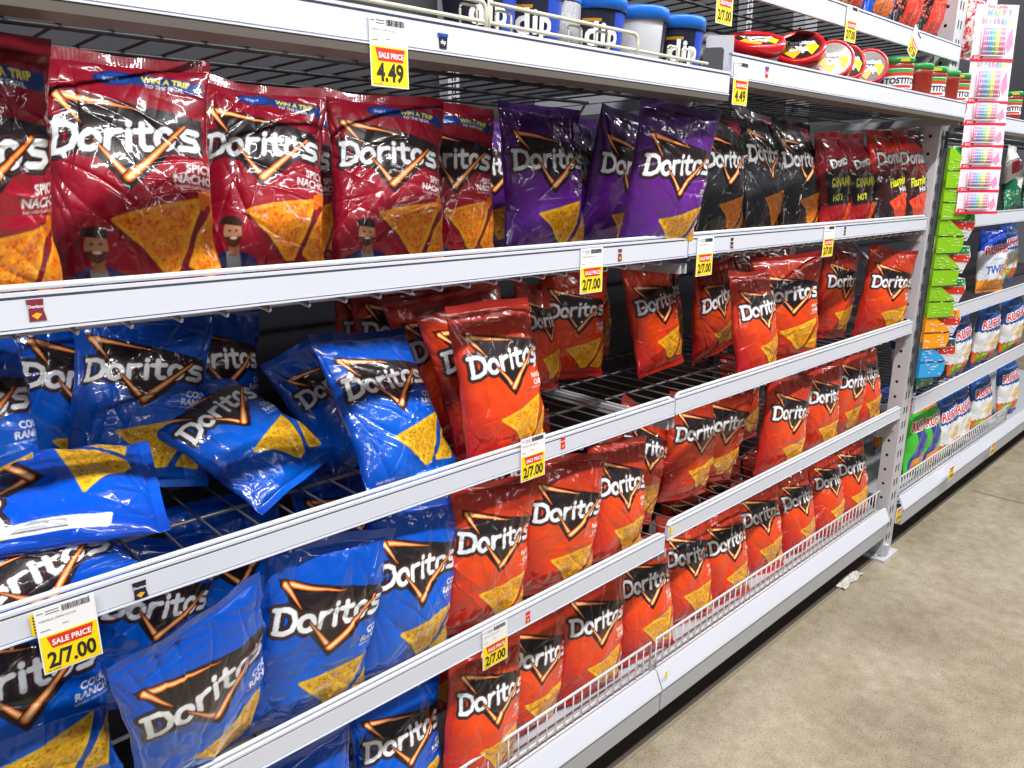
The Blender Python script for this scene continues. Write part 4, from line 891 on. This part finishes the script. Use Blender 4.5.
# ---------------------------------------------------------------- packets on a black clip strip along the post
SX = 2.565
e = empty('clip_strip', (SX, -.012, .9)); tag(e, 'black clip strip hanging along the post with coloured packets', 'clip strip'); o0 = e.location.copy()
b = MB(); b.box((SX, -.012, H-.64), (SX+.022, -.008, H+.15), M['dgrey']); ob = b.build('strip'); ob.parent = e; ob.matrix_parent_inverse = Matrix.Translation(-o0)
b = MB(); b.tube(tubes_arc((SX+.002, -.014, H+.10), (SX-.004, -.018, H+.17), (SX+.016, -.012, H+.16)), .003, M['black']); ob = b.build('hook'); ob.parent = e; ob.matrix_parent_inverse = Matrix.Translation(-o0)
lv = [(146, 'lime'), (180, 'lime'), (216, 'lime'), (251, 'lime'), (285, 'lime'), (318, 'orange'), (349, 'sky')]
pn = ['highest lime green packet on the clip strip', 'lime green packet second from the top of the clip strip', 'lime green packet third from the top of the clip strip', 'lime green packet fourth from the top of the clip strip', 'lowest lime green packet, just above the orange one', 'orange packet on the clip strip', 'sky blue packet at the bottom of the clip strip']
for i, (py, cm) in enumerate(lv):
    zt = at(936-i*4.5, py, -.03).z; hh = .118; w = .102
    T = Matrix.Translation((SX+.014, -.020, zt-hh)) @ Matrix.Rotation(-.45, 4, 'Z')
    e = empty('snack_packet', (0,0,0), T); tag(e, pn[i], 'snack packet', 'packets on the clip strip')
    b = MB(); b.poly([(0, 0), (w*.9, 0), (w, hh*.18), (w, hh*.38), (0, hh*.46)], M[cm], -.006, .006); b.poly([(0, hh*.47), (w, hh*.40), (w*.95, hh*.52), (w*.12, hh), (0, hh)], M[cm], -.005, .005)
    b.box((0, -.0065, hh*.42), (w, -.0058, hh*.45), M['seam'])
    r = random.Random(i)
    for k in range(26):
        x, z = r.uniform(.004, w*.78), r.uniform(.006, hh*.85)
        if z > hh*.5 and x > w*(1-z/hh)*1.5: continue
        b.box((x, -.0068, z), (x+r.uniform(.006, .016), -.0061, z+.0018), M['limed' if cm == 'lime' else 'paper'])
    b.build('card_front', e)
    b = MB(); pts = [(w*.15, hh*.45), (w*1.25, hh*.30), (w*1.5, hh*.75), (w*1.4, hh*1.02), (w*.2, hh*1.04)]; b.poly(pts, M['tubw'], .006, .022); b.poly([(w*.3, hh*.85), (w*1.42, hh*.82), (w*1.38, hh*1.0), (w*.3, hh*1.02)], M['greenlid' if cm == 'lime' else 'orange' if cm == 'orange' else 'dgrey'], .0045, .0062)
    b.poly([(w*.5, hh*.64), (w*1.45, hh*.60), (w*1.44, hh*.78), (w*.5, hh*.80)], M['rlabel'], .0045, .0062)
    for k in range(14): x, z = r.uniform(w*.5, w*1.35), r.uniform(hh*.5, hh*.95); b.box((x, .003, z), (x+.006, .005, z+.003), M['paper'])
    b.build('pouch', e, .004)
    b = MB(); b.tube([(0, -.008, 0), (w*1.05, -.008, 0), (w*1.15, -.006, hh*.12), (w*1.15, .02, hh*.12), (w*1.15, .02, hh*.30), (w*1.1, -.008, hh*.40)], .0014, M['black'], 6); b.build('wire_holder', e)
# ---------------------------------------------------------------- light
def area(name, loc, size, sy, power, rot=(0, 0, 0), col=(1, .985, .97)):
    l = bpy.data.lights.new(name, 'AREA'); l.shape = 'RECTANGLE'; l.size = size; l.size_y = sy; l.energy = power; l.color = col
    o = bpy.data.objects.new(name, l); o.location = loc; o.rotation_euler = rot; C.objects.link(o); return o
LP = 1.0
for x in (-1.6, 1.0, 3.6, 6.2):
    area('aisle_tube_light', (x, -1.15, 3.1), 2.3, .12, 70*LP, (math.radians(14), 0, 0))
for x in (-1.6, 1.0, 3.6): area('far_aisle_tube_light', (x, -3.4, 3.1), 2.3, .12, 14*LP, (math.radians(30), 0, 0))
w = bpy.data.worlds.new('store_air'); bpy.context.scene.world = w; w.use_nodes = True
w.node_tree.nodes['Background'].inputs[0].default_value = (.86, .90, 1.0, 1); w.node_tree.nodes['Background'].inputs[1].default_value = .11
vs_ = bpy.context.scene.view_settings
vs_.view_transform = 'Standard'; vs_.look = 'None'; vs_.gamma = 1; vs_.exposure = .14; vs_.use_curve_mapping = False
